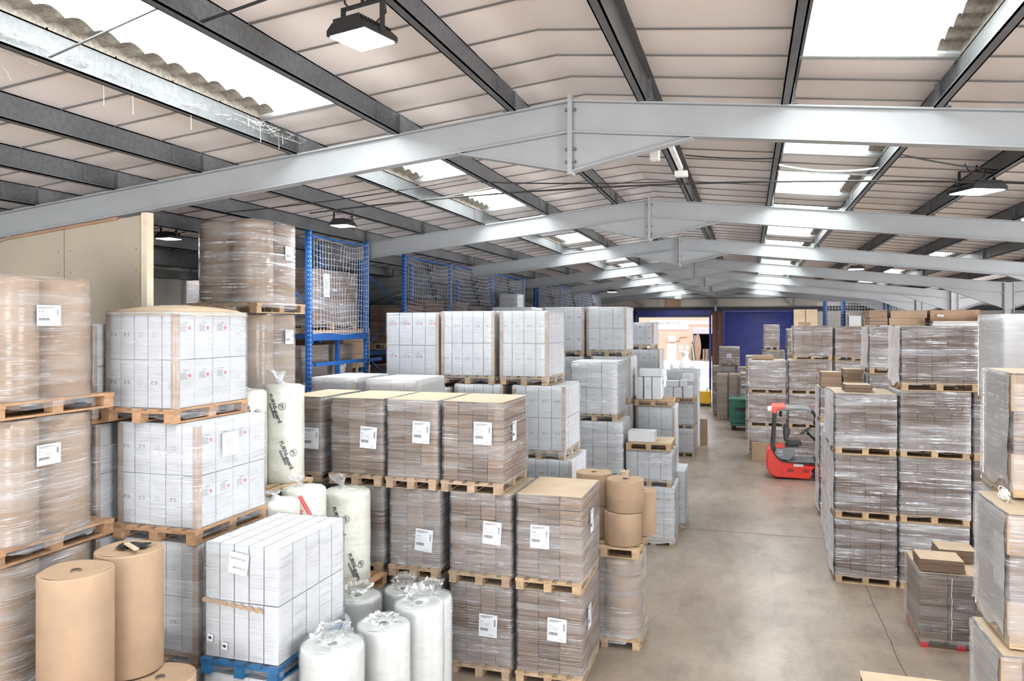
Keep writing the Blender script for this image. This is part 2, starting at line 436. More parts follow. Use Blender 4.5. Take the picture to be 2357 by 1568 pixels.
for i, (x0, x1, ya, yb) in enumerate(runs):
    win = bpy.data.objects.new('window_%d' % (i + 1), None); COL.objects.link(win); struct(win)
    win.location = ((x0 + x1) / 2, (ya + yb) / 2, zr((x0 + x1) / 2) + .34)
    cx, cy, cz = win.location
    lo_left = zr(x0) < zr(x1)
    s = MB(); n = int((yb - ya) / .24 * 10); vs = []; fs = []
    for j in range(n + 1):
        y = ya + (yb - ya) * j / n; dz = .030 * sin(2 * pi * (y - ya) / .24)
        for x in (x0 - .04, x1 + .04): vs.append((x - cx, y - cy, zr(x) + .41 + dz - cz))
    for j in range(n): fs.append((2 * j, 2 * j + 2, 2 * j + 3, 2 * j + 1))
    s.add(vs, fs, 0, True); s.build('rooflight_sheet', 'skylight', win)
    s = MB()
    for y, sg in ((ya, 1), (yb, -1)):
        s.add([(x0 - cx, y - cy, zr(x0) + .23 - cz), (x1 - cx, y - cy, zr(x1) + .23 - cz), (x1 - cx, y - cy, zr(x1) + .47 - cz), (x0 - cx, y - cy, zr(x0) + .47 - cz)], [(0, 1, 2, 3)], 0)
        yy = y - cy
        s.add([(x0 - cx, yy, zr(x0) + .225 - cz), (x1 - cx, yy, zr(x1) + .225 - cz), (x1 - cx, yy - sg * .05, zr(x1) + .225 - cz), (x0 - cx, yy - sg * .05, zr(x0) + .225 - cz)], [(0, 1, 2, 3)], 0)
    for x in ((x1,) if lo_left else (x0,)):
        s.add([(x - cx, ya - cy, zr(x) + .23 - cz), (x - cx, yb - cy, zr(x) + .23 - cz), (x - cx, yb - cy, zr(x) + .47 - cz), (x - cx, ya - cy, zr(x) + .47 - cz)], [(0, 1, 2, 3)], 0)
    s.build('rooflight_frame', 'galvlight', win)
    s = MB(); vs = []; fs = []
    xa_, xb_ = (x0 - .02, x0 + .16) if lo_left else (x1 - .16, x1 + .02)
    for j in range(n + 1):
        y = ya + (yb - ya) * j / n; dz = .042 * abs(sin(pi * (y - ya) / .24)) - .02
        for x in (xa_, xb_): vs.append((x - cx, y - cy, zr(x) + .30 + dz - cz))
    for j in range(n): fs.append((2 * j, 2 * j + 2, 2 * j + 3, 2 * j + 1))
    s.add(vs, fs, 0, True); xw = x0 if lo_left else x1
    s.quad((xw - cx, ya - cy, zr(xw) + .22 - cz), (xw - cx, yb - cy, zr(xw) + .22 - cz), (xw - cx, yb - cy, zr(xw) + .47 - cz), (xw - cx, ya - cy, zr(xw) + .47 - cz))
    s.build('corrugated_edge', 'cement', win)

# purlins: Z sections resting on the rafters
for x in PL + PR + PN:
    z = zr(x); sg = 1 if (x < XA or x > XV) else -1
    s = MB(); t = .006; h = .24; fl = .07
    s.box(-t, t, YR, YE, 0, h)
    s.box(*((-fl, t) if sg > 0 else (-t, fl)), YR, YE, h - .012, h)
    s.box(*((-t, fl) if sg > 0 else (-fl, t)), YR, YE, 0, .012)
    s.box(*((fl - .01, fl) if sg > 0 else (-fl, -fl + .01)), YR, YE, 0, .025)
    for y in FR:                        # sleeves and cleats over each frame
        s.box(-.012, .012, y - .45, y + .45, .01, h - .01)
        s.box(-.05, .05, y - .01, y + .004, -.0, h - .03)
        s.box(-.06, .06, y - .07, y + .07, -.0, .012)
        for dy in (-.4, -.12, .12, .4):
            s.box(-.02, .02, y + dy - .008, y + dy + .008, .05, .066); s.box(-.02, .02, y + dy - .008, y + dy + .008, .13, .146)
    o = struct(s.build('purlin', 'galv', None, (x, 0, z + .001)))
# eaves beam with struts along the left wall
s = MB(); s.box(-10.28, -10.16, YR, YE, zr(-10.2) - .12, zr(-10.2) + .18); struct(s.build('trim_1', 'galv'))

# portal frames
def ibeam(s, xa, za, xb, zb, d, fw, y, t=.014):
    """I section with its top flange line from (xa,za) to (xb,zb), depth d measured down"""
    for q0, q1, hw in ((0, t, fw), (d - t, d, fw), (t, d - t, .006)):
        s.add([(xa, y - hw, za - q1), (xb, y - hw, zb - q1), (xb, y + hw, zb - q1), (xa, y + hw, za - q1),
               (xa, y - hw, za - q0), (xb, y - hw, zb - q0), (xb, y + hw, zb - q0), (xa, y + hw, za - q0)],
              [(0, 3, 2, 1), (4, 5, 6, 7), (0, 1, 5, 4), (1, 2, 6, 5), (2, 3, 7, 6), (3, 0, 4, 7)], 0)
def haunch(s, xa, ztop_a, za, xb, zb, y, fw):
    """triangular haunch: vertical edge at xa from ztop_a down to za, tapering to (xb, zb)"""
    s.add([(xa, y - .006, ztop_a), (xa, y - .006, za), (xb, y - .006, zb), (xa, y + .006, ztop_a), (xa, y + .006, za), (xb, y + .006, zb)],
          [(0, 1, 2), (3, 5, 4), (0, 3, 4, 1), (1, 4, 5, 2), (2, 5, 3, 0)], 0)
    s.add([(xa, y - fw, za - .012), (xb, y - fw, zb - .012), (xb, y + fw, zb - .012), (xa, y + fw, za - .012),
           (xa, y - fw, za), (xb, y - fw, zb), (xb, y + fw, zb), (xa, y + fw, za)],
          [(0, 3, 2, 1), (4, 5, 6, 7), (0, 1, 5, 4), (1, 2, 6, 5), (2, 3, 7, 6), (3, 0, 4, 7)], 0)
for y in FR:
    s = MB(); d = .305; fw = .065
    if y > YE - 3: pass
    xl = XL + .15
    ibeam(s, xl, zr(xl), XA, HA, d, fw, y); ibeam(s, XA, HA, XV, zr(XV), d, fw, y)
    ibeam(s, XV, zr(XV), XR, zr(XR), d, fw, y)
    # apex haunch, end plates and bolts
    for sg in (-1, 1):
        haunch(s, XA + sg * .01, HA - d, HA - .66, XA + sg * 1.12, HA - d - SL * 1.12, y, fw)
    s.box(XA - .022, XA + .022, y - .075, y + .075, HA - .70, HA + .045)
    for z in (HA - .09, HA - .46, HA - .58):
        for sg in (-1, 1):
            for yy in (y - .045, y + .045): s.box(*sorted((XA + sg * .022, XA + sg * .05)), yy - .013, yy + .013, z - .013, z + .013, 1)
    # columns with eaves haunches
    for xc in (xl, XV):
        for sg in ((1,) if xc < 0 else (-1, 1)):
            xx = xc + sg * .12
            haunch(s, xx, zr(xx) - d + .02, zr(xx) - .74, xc + sg * 1.75, zr(xc + sg * 1.75) - d + .004, y, fw)
            s.box(*sorted((xx - sg * .012, xx + sg * .012)), y - .07, y + .07, zr(xx) - .78, zr(xx) + .02)
            for z in (.12, .35, .5, .64):
                for yy in (y - .045, y + .045): s.box(*sorted((xx + sg * .012, xx + sg * .04)), yy - .013, yy + .013, zr(xx) - z - .013, zr(xx) - z + .013, 1)
        for q in (-.11, .11): s.box(xc + q - .008, xc + q + .008, y - .08, y + .08, 0, zr(xc) - .02)
        s.box(xc - .11, xc + .11, y - .006, y + .006, 0, zr(xc) - .02)
        s.box(xc - .12, xc + .12, y - .05, y - .04, zr(xc) - .76, zr(xc) + .01)
    struct(s.build('portal_frame', ['steel', 'bolt']))

# floor, walls
s = MB(); s.box(XL - .2, XR, YR, YE, -.2, 0); struct(s.build('floor', 'floor'))
s = MB()
def strip(pts, w_, z=.0015):
    for (ax, ay), (bx, by) in zip(pts[:-1], pts[1:]):
        L = math.hypot(bx - ax, by - ay); nx, ny = -(by - ay) / L * w_, (bx - ax) / L * w_
        s.quad((ax - nx, ay - ny, z), (bx - nx, by - ny, z), (bx + nx, by + ny, z), (ax + nx, ay + ny, z))
strip([(XL, 17.18), (XR, 17.18)], .012)
pts = [(1.92 + random.uniform(-.012, .012), 6 + .22 * k) for k in range(180)]
strip([p for p in pts if p[1] < 17.18], .006)
strip([(XL, 34.5), (XR, 34.5)], .007)
struct(s.build('trim_2', 'crack'))
s = MB()
s.box(XL - .2, XL, YR, YE, 0, 2.2, 1); s.box(XL - .2, XL, YR, 14, 2.2, 6.6, 0); s.box(XL - .2, XL, 14, YE, 2.2, 6.6, 1)  # upper wall beyond the near rack coloured dark to stand in for shade
k = YR
while k < YE: s.box(XL, XL + .012, k - .01, k + .01, 2.2, 6.2, 2); k += 1.2
for z in (2.2, 4.65): s.box(XL, XL + .03, YR, YE, z - .03, z + .03, 2)
s.box(XL, XL + .1, YR, YE, 5.35, 5.5, 2)
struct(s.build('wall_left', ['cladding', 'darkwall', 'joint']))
s = MB(); s.box(XR, XR + .2, YR, YE, 0, 8.0); struct(s.build('wall_right', 'cladding'))
s = MB()
for a, b in ((XL, -8.5), (-2.7, -.5), (5.3, XR)): s.box(a, b, YR - .2, YR, 0, 5.0)
s.box(XL, XR, YR - .2, YR, 5.0, 8.0); struct(s.build('wall_rear', 'cladding'))
# far end wall: lining above, blockwork lintel zone, brick pier
s = MB()
s.box(XL, XR, YE, YE + .25, 5.42, 8.0, 0)
s.box(XL, XR, YE - .02, YE + .2, 5.18, 5.42, 1)
s.box(XL, -6.3, YE, YE + .25, 0, 5.18, 1)
s.box(2.5, XR, YE, YE + .25, 0, 5.18, 0)
s.box(-1.98, -1.36, YE - .05, YE + .3, 0, 5.18, 2)
s.box(-6.3, -1.98, YE, YE + .25, 5.0, 5.18, 1)
for x in (-9, -5, -1.7, 2.45, 6): s.box(x - .008, x + .008, YE - .01, YE, 5.42, 7, 3)
for z in (5.45, 5.95, 6.2): s.box(XL, XR, YE - .09, YE, z - .03, z + .03, 3)
struct(s.build('wall_end', ['cladding', 'darkwall', 'brick', 'joint']))
s = MB(); s.box(XL, XR, YE - .32, YE - .2, 5.98, 6.14); s.box(-1.85, -1.72, YE - .3, YE - .18, 5.2, 6.5)
for x in (-5.9, -1.8, 2.3):
    s.add([(x, YE - .2, 5.45), (x + .08, YE - .2, 5.45), (x + .08, YE - 1.3, 6.25), (x, YE - 1.3, 6.25), (x, YE - .2, 5.6), (x + .08, YE - .2, 5.6), (x + .08, YE - 1.3, 6.4), (x, YE - 1.3, 6.4)],
          [(0, 3, 2, 1), (4, 5, 6, 7), (0, 1, 5, 4), (1, 2, 6, 5), (2, 3, 7, 6), (3, 0, 4, 7)])
struct(s.build('trim_3', 'steel'))
def shutter(name, x0, x1, z0, z1, y, coil):
    d = bpy.data.objects.new(name, None); COL.objects.link(d); struct(d); d.location = ((x0 + x1) / 2, y, 0); hx = (x1 - x0) / 2
    s = MB(); n = max(1, round((z1 - z0) / .1)); vs = []; fs = []
    for j in range(n * 4 + 1):
        z = z0 + (z1 - z0) * j / (n * 4); vs += [(-hx, -.016 * abs(sin(pi * j / 4)), z), (hx, -.016 * abs(sin(pi * j / 4)), z)]
    for j in range(n * 4): fs.append((2 * j, 2 * j + 1, 2 * j + 3, 2 * j + 2))
    s.add(vs, fs); s.build('shutter_curtain', 'navy', d)
    s = MB(); s.box(-hx - .1, hx + .1, -.12, .04, coil[0], coil[1]); s.build('shutter_housing', 'navy', d)
    for sg in (-1, 1):
        s = MB(); s.box(*sorted((sg * (hx - .03), sg * (hx + .09))), -.09, .05, 0, coil[0]); s.build('guide_rail', 'navy', d)
    return d
dr = shutter('door_1', -6.15, -2.11, 4.90, 5.0, YE - .1, (4.93, 5.26))
s = MB(); s.box(-2.02, 2.02, -.04, .0, 4.84, 4.90); s.build('bottom_rail', 'galvlight', dr)
shutter('door_2', -1.3, 2.4, 0, 5.17, YE - .1, (5.14, 5.24))
# partition of fibre boards under the first frame
s = MB(); yp = 7.07
for a, b in ((-10.25, -8.9), (-8.89, -7.7), (-7.69, -6.56)):
    s.add([(a, yp - .03, 0), (b, yp - .03, 0), (b, yp - .03, zr(b) - .335), (a, yp - .03, zr(a) - .335 - (.32 if a < -9 else 0)), (a, yp + .03, 0), (b, yp + .03, 0), (b, yp + .03, zr(b) - .335), (a, yp + .03, zr(a) - .335 - (.32 if a < -9 else 0))],
          [(0, 1, 2, 3), (5, 4, 7, 6), (1, 5, 6, 2), (4, 0, 3, 7), (3, 2, 6, 7)], 0)
s.box(-6.56, -6.48, yp - .05, yp + .05, 0, zr(-6.5) - .32, 1)
for a in (-6.65, -7.6, -7.78, -8.8):
    for z in (4.8, 5.1, 5.35): s.box(a - .006, a + .006, yp - .032, yp - .029, z - .006, z + .006, 2)
s.add([(-9.6, yp - .05, zr(-9.6) - .345), (-6.9, yp - .05, zr(-6.9) - .345), (-6.9, yp + .05, zr(-6.9) - .345), (-9.6, yp + .05, zr(-9.6) - .345), (-9.6, yp - .05, zr(-9.6) - .31), (-6.9, yp - .05, zr(-6.9) - .31), (-6.9, yp + .05, zr(-6.9) - .31), (-9.6, yp + .05, zr(-9.6) - .31)],
      [(0, 3, 2, 1), (4, 5, 6, 7), (0, 1, 5, 4), (1, 2, 6, 5), (2, 3, 7, 6), (3, 0, 4, 7)], 3)
struct(s.build('wall_partition', ['plaster', 'timber', 'ink', 'kraft_dark']))
#PART2
# ---------------------------------------------------------------- pallets
def pallet_parts(w, d, along, blockm, coarse):
    """deck mesh, block mesh, skid mesh; along = direction of the long deck boards"""
    h = .14
    def mk(fx):
        s = MB(); return s
    deck = MB(); L, W = (d, w) if along == 'y' else (w, d)
    def bx(s, a0, a1, b0, b1, z0, z1):      # a along boards, b across
        if along == 'y': s.box(b0, b1, a0, a1, z0, z1)
        else: s.box(a0, a1, b0, b1, z0, z1)
    nb = 5 if W < .95 else 6
    bw = .115
    for k in range(nb):
        c = -W / 2 + bw / 2 + (W - bw) * k / (nb - 1); bx(deck, -L / 2, L / 2, c - bw / 2, c + bw / 2, h - .022, h)
    for c in (-L / 2 + .06, 0, L / 2 - .06): bx(deck, c - .055, c + .055, -W / 2, W / 2, h - .044, h - .022)
    blocks = []
    for a in (-L / 2 + .06, 0, L / 2 - .06):
        for b in (-W / 2 + .06, 0, W / 2 - .06):
            blocks.append((b, a) if along == 'y' else (a, b))
    skids = [((-W / 2 + .06, 0) if along == 'y' else (0, -W / 2 + .06)), (0, 0), ((W / 2 - .06, 0) if along == 'y' else (0, W / 2 - .06))]
    bl = MB(); bl.box(-.05, .05, -.055, .055, .018, h - .044)
    sk = MB()
    if along == 'y': sk.box(-.05, .05, -L / 2, L / 2, 0, .018)
    else: sk.box(-L / 2, L / 2, -.05, .05, 0, .018)
    return deck, bl, sk, blocks, skids

def add_pallet(root, w, d, along='y', mat='wood', near=True, blockm=None, z=0, off=(0, 0)):
    w, d = round(w, 2), round(d, 2)
    blockm = blockm or mat
    if near:
        key = ('pal', w, d, along, mat, blockm)
        def mk():
            dk, bl, sk, B, K = pallet_parts(w, d, along, blockm, False)
            return dk.mesh('pallet', mat), bl.mesh('block', blockm), sk.mesh('skid', mat), B, K
        dk, bl, sk, B, K = cached(key, mk)
        p = inst('pallet', dk, root, (off[0], off[1], z))
        for b in B: inst('block', bl, p, (b[0], b[1], 0))
        for k in K: inst('skid', sk, p, (k[0], k[1], 0))
    else:
        def mk():
            dk, bl, sk, B, K = pallet_parts(w, d, along, blockm, True)
            for b in B: dk.box(b[0] - .05, b[0] + .05, b[1] - .055, b[1] + .055, .018, .096)
            for k in K: dk.add([(x + k[0], y + k[1], q) for x, y, q in sk.v], sk.f)
            return dk.mesh('pallet', mat)
        p = inst('pallet', cached(('palf', w, d, along, mat), mk), root, (off[0], off[1], z))
    return p

# ---------------------------------------------------------------- load contents
CACHE_GAP = [.0045]
def carton_mesh(w, d, h, front, side, mat='white'):
    """one carton; front / side: printed marks on the -y face and on the +x face"""
    def mk():
        s = MB(); g = CACHE_GAP[0]
        s.box(-w / 2 + g, w / 2 - g, -d / 2 + g, d / 2 - g, g, h - g)
        # closing flaps seen as a slight step on the top
        s.box(-w / 2 + g + .002, -.001, -d / 2 + g + .001, d / 2 - g - .001, h - g, h - g + .0015)
        s.box(.001, w / 2 - g - .002, -d / 2 + g + .001, d / 2 - g - .001, h - g, h - g + .0015)
        def fc(u, v): return (u, -d / 2 + g - .0008, v)
        def sd(u, v): return (w / 2 - g + .0008, u, v)
        def ring(fn, cx, cz, r, t, n=10, m=1, a0=0, a1=2 * pi):
            vs = []; fs = []
            for k in range(n + 1):
                a = a0 + (a1 - a0) * k / n; vs += [fn(cx + (r - t) * cos(a), cz + (r - t) * sin(a)), fn(cx + r * cos(a), cz + r * sin(a))]
            for k in range(n): fs.append((2 * k, 2 * k + 1, 2 * k + 3, 2 * k + 2))
            s.add(vs, fs, m)
        def rect(fn, x, z, a, b, t, m=1):
            for p, q, r_, u in ((x, x + a, z, z + t), (x, x + a, z + b - t, z + b), (x, x + t, z, z + b), (x + a - t, x + a, z, z + b)):
                s.quad(fn(p, r_), fn(q, r_), fn(q, u), fn(p, u), m)
        def fill(fn, x, z, a, b, m=1): s.quad(fn(x, z), fn(x + a, z), fn(x + a, z + b), fn(x, z + b), m)
        z0 = h * .52
        if front == 'icons':
            ring(fc, -.028, z0, .015, .006, 8, 1, .6, 5.2); ring(fc, .016, z0, .015, .005, 6)
            fill(fc, .004, z0 + .012, .012, .006); fill(fc, -.034, z0 + .014, .012, .006)
        if front == 'square': rect(fc, -.03, z0 - .016, .05, .036, .0028)
        if front == 'square_low': rect(fc, .0, z0 - .05, .05, .036, .0028)
        if front == 'red':
            zz = h * .66
            ring(fc, .05, zz, .017, .017, 12, 2)
            for k in range(5): fill(fc, -.06, zz + .03 - .013 * k, .07 + .02 * ((k * 7) % 3) / 2, .0035)
            fill(fc, -.03, zz + .05, .06, .005)
        if side == 'red':
            zz = h * .66
            ring(sd, .06, zz, .018, .018, 12, 2)
            for k in range(6): fill(sd, -.07, zz + .03 - .012 * k, .08 + .02 * ((k * 7) % 3) / 2, .0035)
            fill(sd, -.03, zz + .05, .07, .005)
        if side == 'square': rect(sd, -.03, z0 - .016, .05, .036, .0028)
        if side == 'icons':
            ring(sd, -.028, z0, .015, .006, 8, 1, .6, 5.2); ring(sd, .016, z0, .015, .005, 6)
        return s.mesh('carton', [mat, 'ink', 'redink'])
    return cached(('ct', round(w, 3), round(d, 3), round(h, 3), front, side, mat), mk)

def label_mesh(w, h, style):
    """printed paper sheet facing -y, origin at its lower left corner"""
    def mk():
        rnd = random.Random(style); s = MB(); s.box(0, w, -.0012, 0, 0, h, 0)
        def fill(x, z, a, b): s.quad((x * w, -.0018, z * h), ((x + a) * w, -.0018, z * h), ((x + a) * w, -.0018, (z + b) * h), (x * w, -.0018, (z + b) * h), 1)
        if style in (0, 1, 2, 3):
            for row, (z, n, hh) in enumerate(((.90, 11, .022), (.86, 9, .022), (.82, 6, .018), (.66, 2, .035), (.60, 5, .015), (.52, 4, .022), (.46, 5, .014))):
                x = .08
                for k in range(n):
                    a = rnd.uniform(.025, .07); fill(x, z, a, hh); x += a + (.012 if row < 3 else rnd.uniform(.03, .10))
                    if x > .88: break
            x = .08
            while x < .52:
                a = rnd.choice((.008, .014, .022)); fill(x, .26, a, .13); x += a + .011
            z = .50
            while z < .78:
                a = rnd.choice((.008, .014, .02)); fill(.82, z, .09, a); z += a + .011
            fill(.60, .10, .22, .012)
        elif style == 4:
            for k in range(6): fill(.2, .74 - .07 * k, .4 + .2 * rnd.random(), .010)
        return s.mesh('label_sheet', ['paper', 'ink'])
    return cached(('lb', round(w, 2), round(h, 2), style), mk)

def add_label(root, face, u, z, w=.22, h=.27, style=0, tilt=0.0, hx=0, hy=0):
    """u = offset of the label's left edge along the face as seen from outside"""
    o = inst('label_sheet', label_mesh(w, h, style), root)
    if face == 'front': o.location = (u, -hy - .014, z); o.rotation_euler = (0, tilt, 0)
    elif face == 'right': o.location = (hx + .014, u, z); o.rotation_euler = (tilt, 0, R(90))
    elif face == 'left': o.location = (-hx - .014, u, z); o.rotation_euler = (tilt, 0, R(-90))
    o['label'] = 'white printed label with barcodes'
    return o

def film_mesh(w, d, z0, z1, seed, top=.05, rag=.02, wob=.004, rnd_=.03, closed=False):
    rg = random.Random(seed); s = MB(); hx, hy = w / 2 + .008, d / 2 + .008
    per = []
    def edge(a, b, n):
        for k in range(n): per.append((a[0] + (b[0] - a[0]) * k / n, a[1] + (b[1] - a[1]) * k / n))
    r = rnd_
    nx, ny = max(4, int(w / .11)), max(4, int(d / .11))
    edge((-hx + r, -hy), (hx - r, -hy), nx); per.append((hx - r, -hy)); per.append((hx - r * .3, -hy + r * .3))
    edge((hx, -hy + r), (hx, hy - r), ny); per.append((hx, hy - r)); per.append((hx - r * .3, hy - r * .3))
    edge((hx - r, hy), (-hx + r, hy), nx); per.append((-hx + r, hy)); per.append((-hx + r * .3, hy - r * .3))
    edge((-hx, hy - r), (-hx, -hy + r), ny); per.append((-hx, -hy + r)); per.append((-hx + r * .3, -hy + r * .3))
    n = len(per); nz = max(6, int((z1 - z0) / .09)); vs = []
    off = [[rg.uniform(0, wob) for _ in range(n)] for _ in range(nz + 1)]
    lowr = [rg.uniform(-rag, rag) for _ in range(n)]; upr = [rg.uniform(-rag * .3, rag * .6) for _ in range(n)]
    for j in range(nz + 1):
        for k, (x, y) in enumerate(per):
            q = 1 + off[j][k] / .5
            z = z0 + (z1 - z0) * j / nz
            if j == 0: z += lowr[k]
            if j == nz: z += upr[k] * .0
            vs.append((x * q, y * q, z))
    fs = []
    for j in range(nz):
        for k in range(n):
            k2 = (k + 1) % n; fs.append((j * n + k, j * n + k2, (j + 1) * n + k2, (j + 1) * n + k))
    # folded over the top edge
    o = nz * n; base = len(vs)
    for k, (x, y) in enumerate(per):
        f = 1 - (top + rg.uniform(-.02, .03)) / .5
        vs.append((x * f, y * f, z1 + rg.uniform(-.002, .003)))
    for k in range(n): k2 = (k + 1) % n; fs.append((o + k, o + k2, base + k2, base + k))
    if closed: fs.append(tuple(base + k for k in range(n)))
    s.add(vs, fs, 0, True); return s

LEVELN = {1: ['only'], 2: ['bottom', 'top'], 3: ['bottom', 'middle', 'top'], 4: ['bottom', 'second-lowest', 'second-highest', 'top'], 5: ['bottom', 'second-lowest', 'middle', 'second-highest', 'top']}
CORN = .055

def load(kind, x0, x1, y0, y1, z0, z1, label, group=None, nx=3, ny=3, nz=2, film='film', film_z0=.05, pallet=True, along='y', pmat='wood', near=True,
         labels=(), corners='', dome=0, fpat=None, spat=None, top='kraft_pale', body='sheet', jit=.006, blockm=None, pext=(0, 0), rz=0, ftop=None, lean=0, name=None, seed=0, closed=False, cat='pallet load', side=None, guards=False):
    cx, cy = (x0 + x1) / 2, (y0 + y1) / 2; w, d, H = x1 - x0, y1 - y0, z1 - z0
    root = thing(name or {'carton': 'carton_pallet_load', 'bundle': 'flat_carton_pallet_load', 'box': 'wrapped_pallet_load'}[kind], label, cat, (cx, cy, z0), rz, group)
    ph = .14 if pallet else 0
    if pallet: add_pallet(root, w + pext[0], d + pext[1], along, pmat, near, blockm, 0, (0, -pext[1] / 2))
    rg = random.Random(hash((round(x0, 2), round(y0, 2), round(z0, 2))) & 0xffff)
    Hb = H - ph
    ins = .012 if kind != 'carton' else .006
    if kind == 'carton':
        cw, cd, ch = (w - 2 * ins) / nx, (d - 2 * ins) / ny, (Hb - .004) / nz
        if near:
            for k in range(nz):
                for j in range(ny):
                    for i in range(nx):
                        if 0 < i < nx - 1 and 0 < j < ny - 1 and k < nz - 1: continue
                        f = (fpat[k % len(fpat)][i % len(fpat[0])] if fpat and j == 0 else None)
                        sd = (spat[k % len(spat)][j % len(spat[0])] if spat and i == nx - 1 else None)
                        inst('carton', carton_mesh(cw, cd, ch, f, sd), root,
                             (-w / 2 + ins + cw * (i + .5) + rg.uniform(-.002, .002), -d / 2 + ins + cd * (j + .5) + rg.uniform(-.003, .002) * (j == 0), ph + .001 + ch * k))
        else:
            def mk():
                s = MB()
                for k in range(nz):
                    for j in range(ny):
                        for i in range(nx):
                            if 0 < i < nx - 1 and 0 < j < ny - 1 and k < nz - 1: continue
                            X, Y, Z = -w / 2 + ins + cw * i, -d / 2 + ins + cd * j, ph + .001 + ch * k
                            e = rg.uniform(-.002, .003)
                            s.box(X + .002, X + cw - .002, Y + .002 + e, Y + cd - .002, Z + .001, Z + ch - .001, 0)
                            if j == 0 and fpat and fpat[k % len(fpat)][i % len(fpat[0])]:
                                for q in (-.02, .02): s.box(X + cw / 2 + q - .011, X + cw / 2 + q + .011, Y + e, Y + .003 + e, Z + ch * .5, Z + ch * .5 + .026, 1)
                return s.mesh('carton_block', ['white', 'ink'])
            inst('carton_block', mk(), root)
        if top and top != 'none':
            pass
    elif kind == 'bundle':
        cw, ch = (w - 2 * ins) / nx, (Hb - .012) / nz
        if near:
            for k in range(nz):
                shift = rg.uniform(-jit, jit) * 1.5
                for i in range(nx):
                    bd = 'sheet_l' if body == 'sheet' and nx > 2 and (i + int(x0 * 10)) % 3 == 1 else body
                    def mk(cw=cw, ch=ch, d=d, bd=bd):
                        s = MB(); q = max(3, int(ch / .045)); r2 = random.Random(rg.random())
                        for t in range(q):
                            e = r2.uniform(0, .006); s.box(-cw / 2 + .001 + e, cw / 2 - .001 - e, -d / 2 + .012 + e, d / 2 - .012 - e, ch * t / q + (.002 if t == 0 else 0), ch * (t + 1) / q - (.004 if t == q - 1 else r2.choice((0, .002, .004))), 0)
                        return s.mesh('cardboard_bundle', bd)
                    v = rg.randrange(3)
                    me = cached(('bd', round(cw, 3), round(ch, 3), round(d, 3), bd, v), mk)
                    inst('cardboard_bundle', me, root, (-w / 2 + ins + cw * (i + .5), shift + rg.uniform(-jit, jit), ph + .001 + ch * k))
        else:
            s = MB()
            for k in range(nz):
                for i in range(nx):
                    X = -w / 2 + ins + cw * i; e = rg.uniform(-jit, jit)
                    s.box(X + .0015, X + cw - .0015, -d / 2 + .012 + e, d / 2 - .012, ph + .001 + ch * k + .001, ph + ch * (k + 1) - .003, 0 if rg.random() < .6 else 1)
            s.build('cardboard_stack', [body, 'sheet_d' if body == 'sheet' else body], root)
        if top:
            s = MB(); s.box(-w / 2 + .006, w / 2 - .006, -d / 2 + .006, d / 2 - .006, ph + Hb - .012, ph + Hb - .006, 0)
            o = s.build('top_sheet', top, root)
    elif kind == 'box':
        s = MB(); s.box(-w / 2 + ins, w / 2 - ins, -d / 2 + ins, d / 2 - ins, ph, H - .01, 0); s.build('carton', body, root)
    # corner boards
    for c in corners:
        qx, qy = {'a': (-1, -1), 'b': (1, -1), 'c': (1, 1), 'd': (-1, 1)}[c]
        s = MB(); X, Y = qx * (w / 2 - .001), qy * (d / 2 - .001)
        s.box(*sorted((X, X - qx * CORN)), *sorted((Y, Y + qy * .004)), ph, H - .02)
        s.box(*sorted((X, X + qx * .004)), *sorted((Y + qy * .004, Y - qy * CORN)), ph, H - .02)
        s.build('corner_board', 'corner', root)
    if dome:
        s = MB(); n = 12; vs = []; fs = []
        for j in range(n + 1):
            for i in range(n + 1):
                u, v = i / n, j / n; a = (sin(pi * u) * sin(pi * v)) ** .45
                vs.append(((u - .5) * (w + .03), (v - .5) * (d + .03), H - .012 + dome * a + rg.uniform(0, .008) - (.03 if i in (0, n) or j in (0, n) else 0)))
        for j in range(n):
            for i in range(n): a = j * (n + 1) + i; fs.append((a, a + 1, a + n + 2, a + n + 1))
        s.add(vs, fs, 0, True); s.build('top_cover', 'kraft_pale' if dome > .05 else 'film_milk', root)
    if side:      # loose wide sheet of film hanging down the aisle side
        s = MB(); n = 10; m_ = 14; vs = []; fs = []
        for j in range(m_ + 1):
            for i in range(n + 1):
                u, v = i / n, j / m_; vs.append((-w / 2 - .018 - .014 * abs(sin(7 * u + 5 * v)) * rg.random() - .02 * (1 - v) ** 3 * rg.random(), (u - .5) * (d - .02), ph * .6 + (H - ph * .6 - .012) * v + (.05 * sin(9 * u) if j == 0 else 0)))
        for j in range(m_):
            for i in range(n): a = j * (n + 1) + i; fs.append((a, a + n + 1, a + n + 2, a + 1))
        s.add(vs, fs, 0, True); s.build('side_film', side, root)
    if guards:    # folded cardboard pieces protecting the front left corner
        for z0_, z1_, ww in ((H - .32, H - .02, .13), (ph + .0, ph + .22, .16)):
            s = MB(); s.box(-w / 2 - .006, -w / 2 + ww, -d / 2 - .006, -d / 2 - .001, z0_, z1_); s.box(-w / 2 - .008, -w / 2 - .003, -d / 2 - .004, -d / 2 + .10, z0_, z1_)
            s.build('corner_guard', 'kraft', root)
    for L in labels: add_label(root, *L, hx=w / 2, hy=d / 2)
    if film:
        sm = film_mesh(w + .004, d + .004, film_z0 if pallet else .0, H - .008 + (.012 if dome else 0), rg.random(), closed=closed)
        o = sm.build('stretch_film', film, root)
    return root

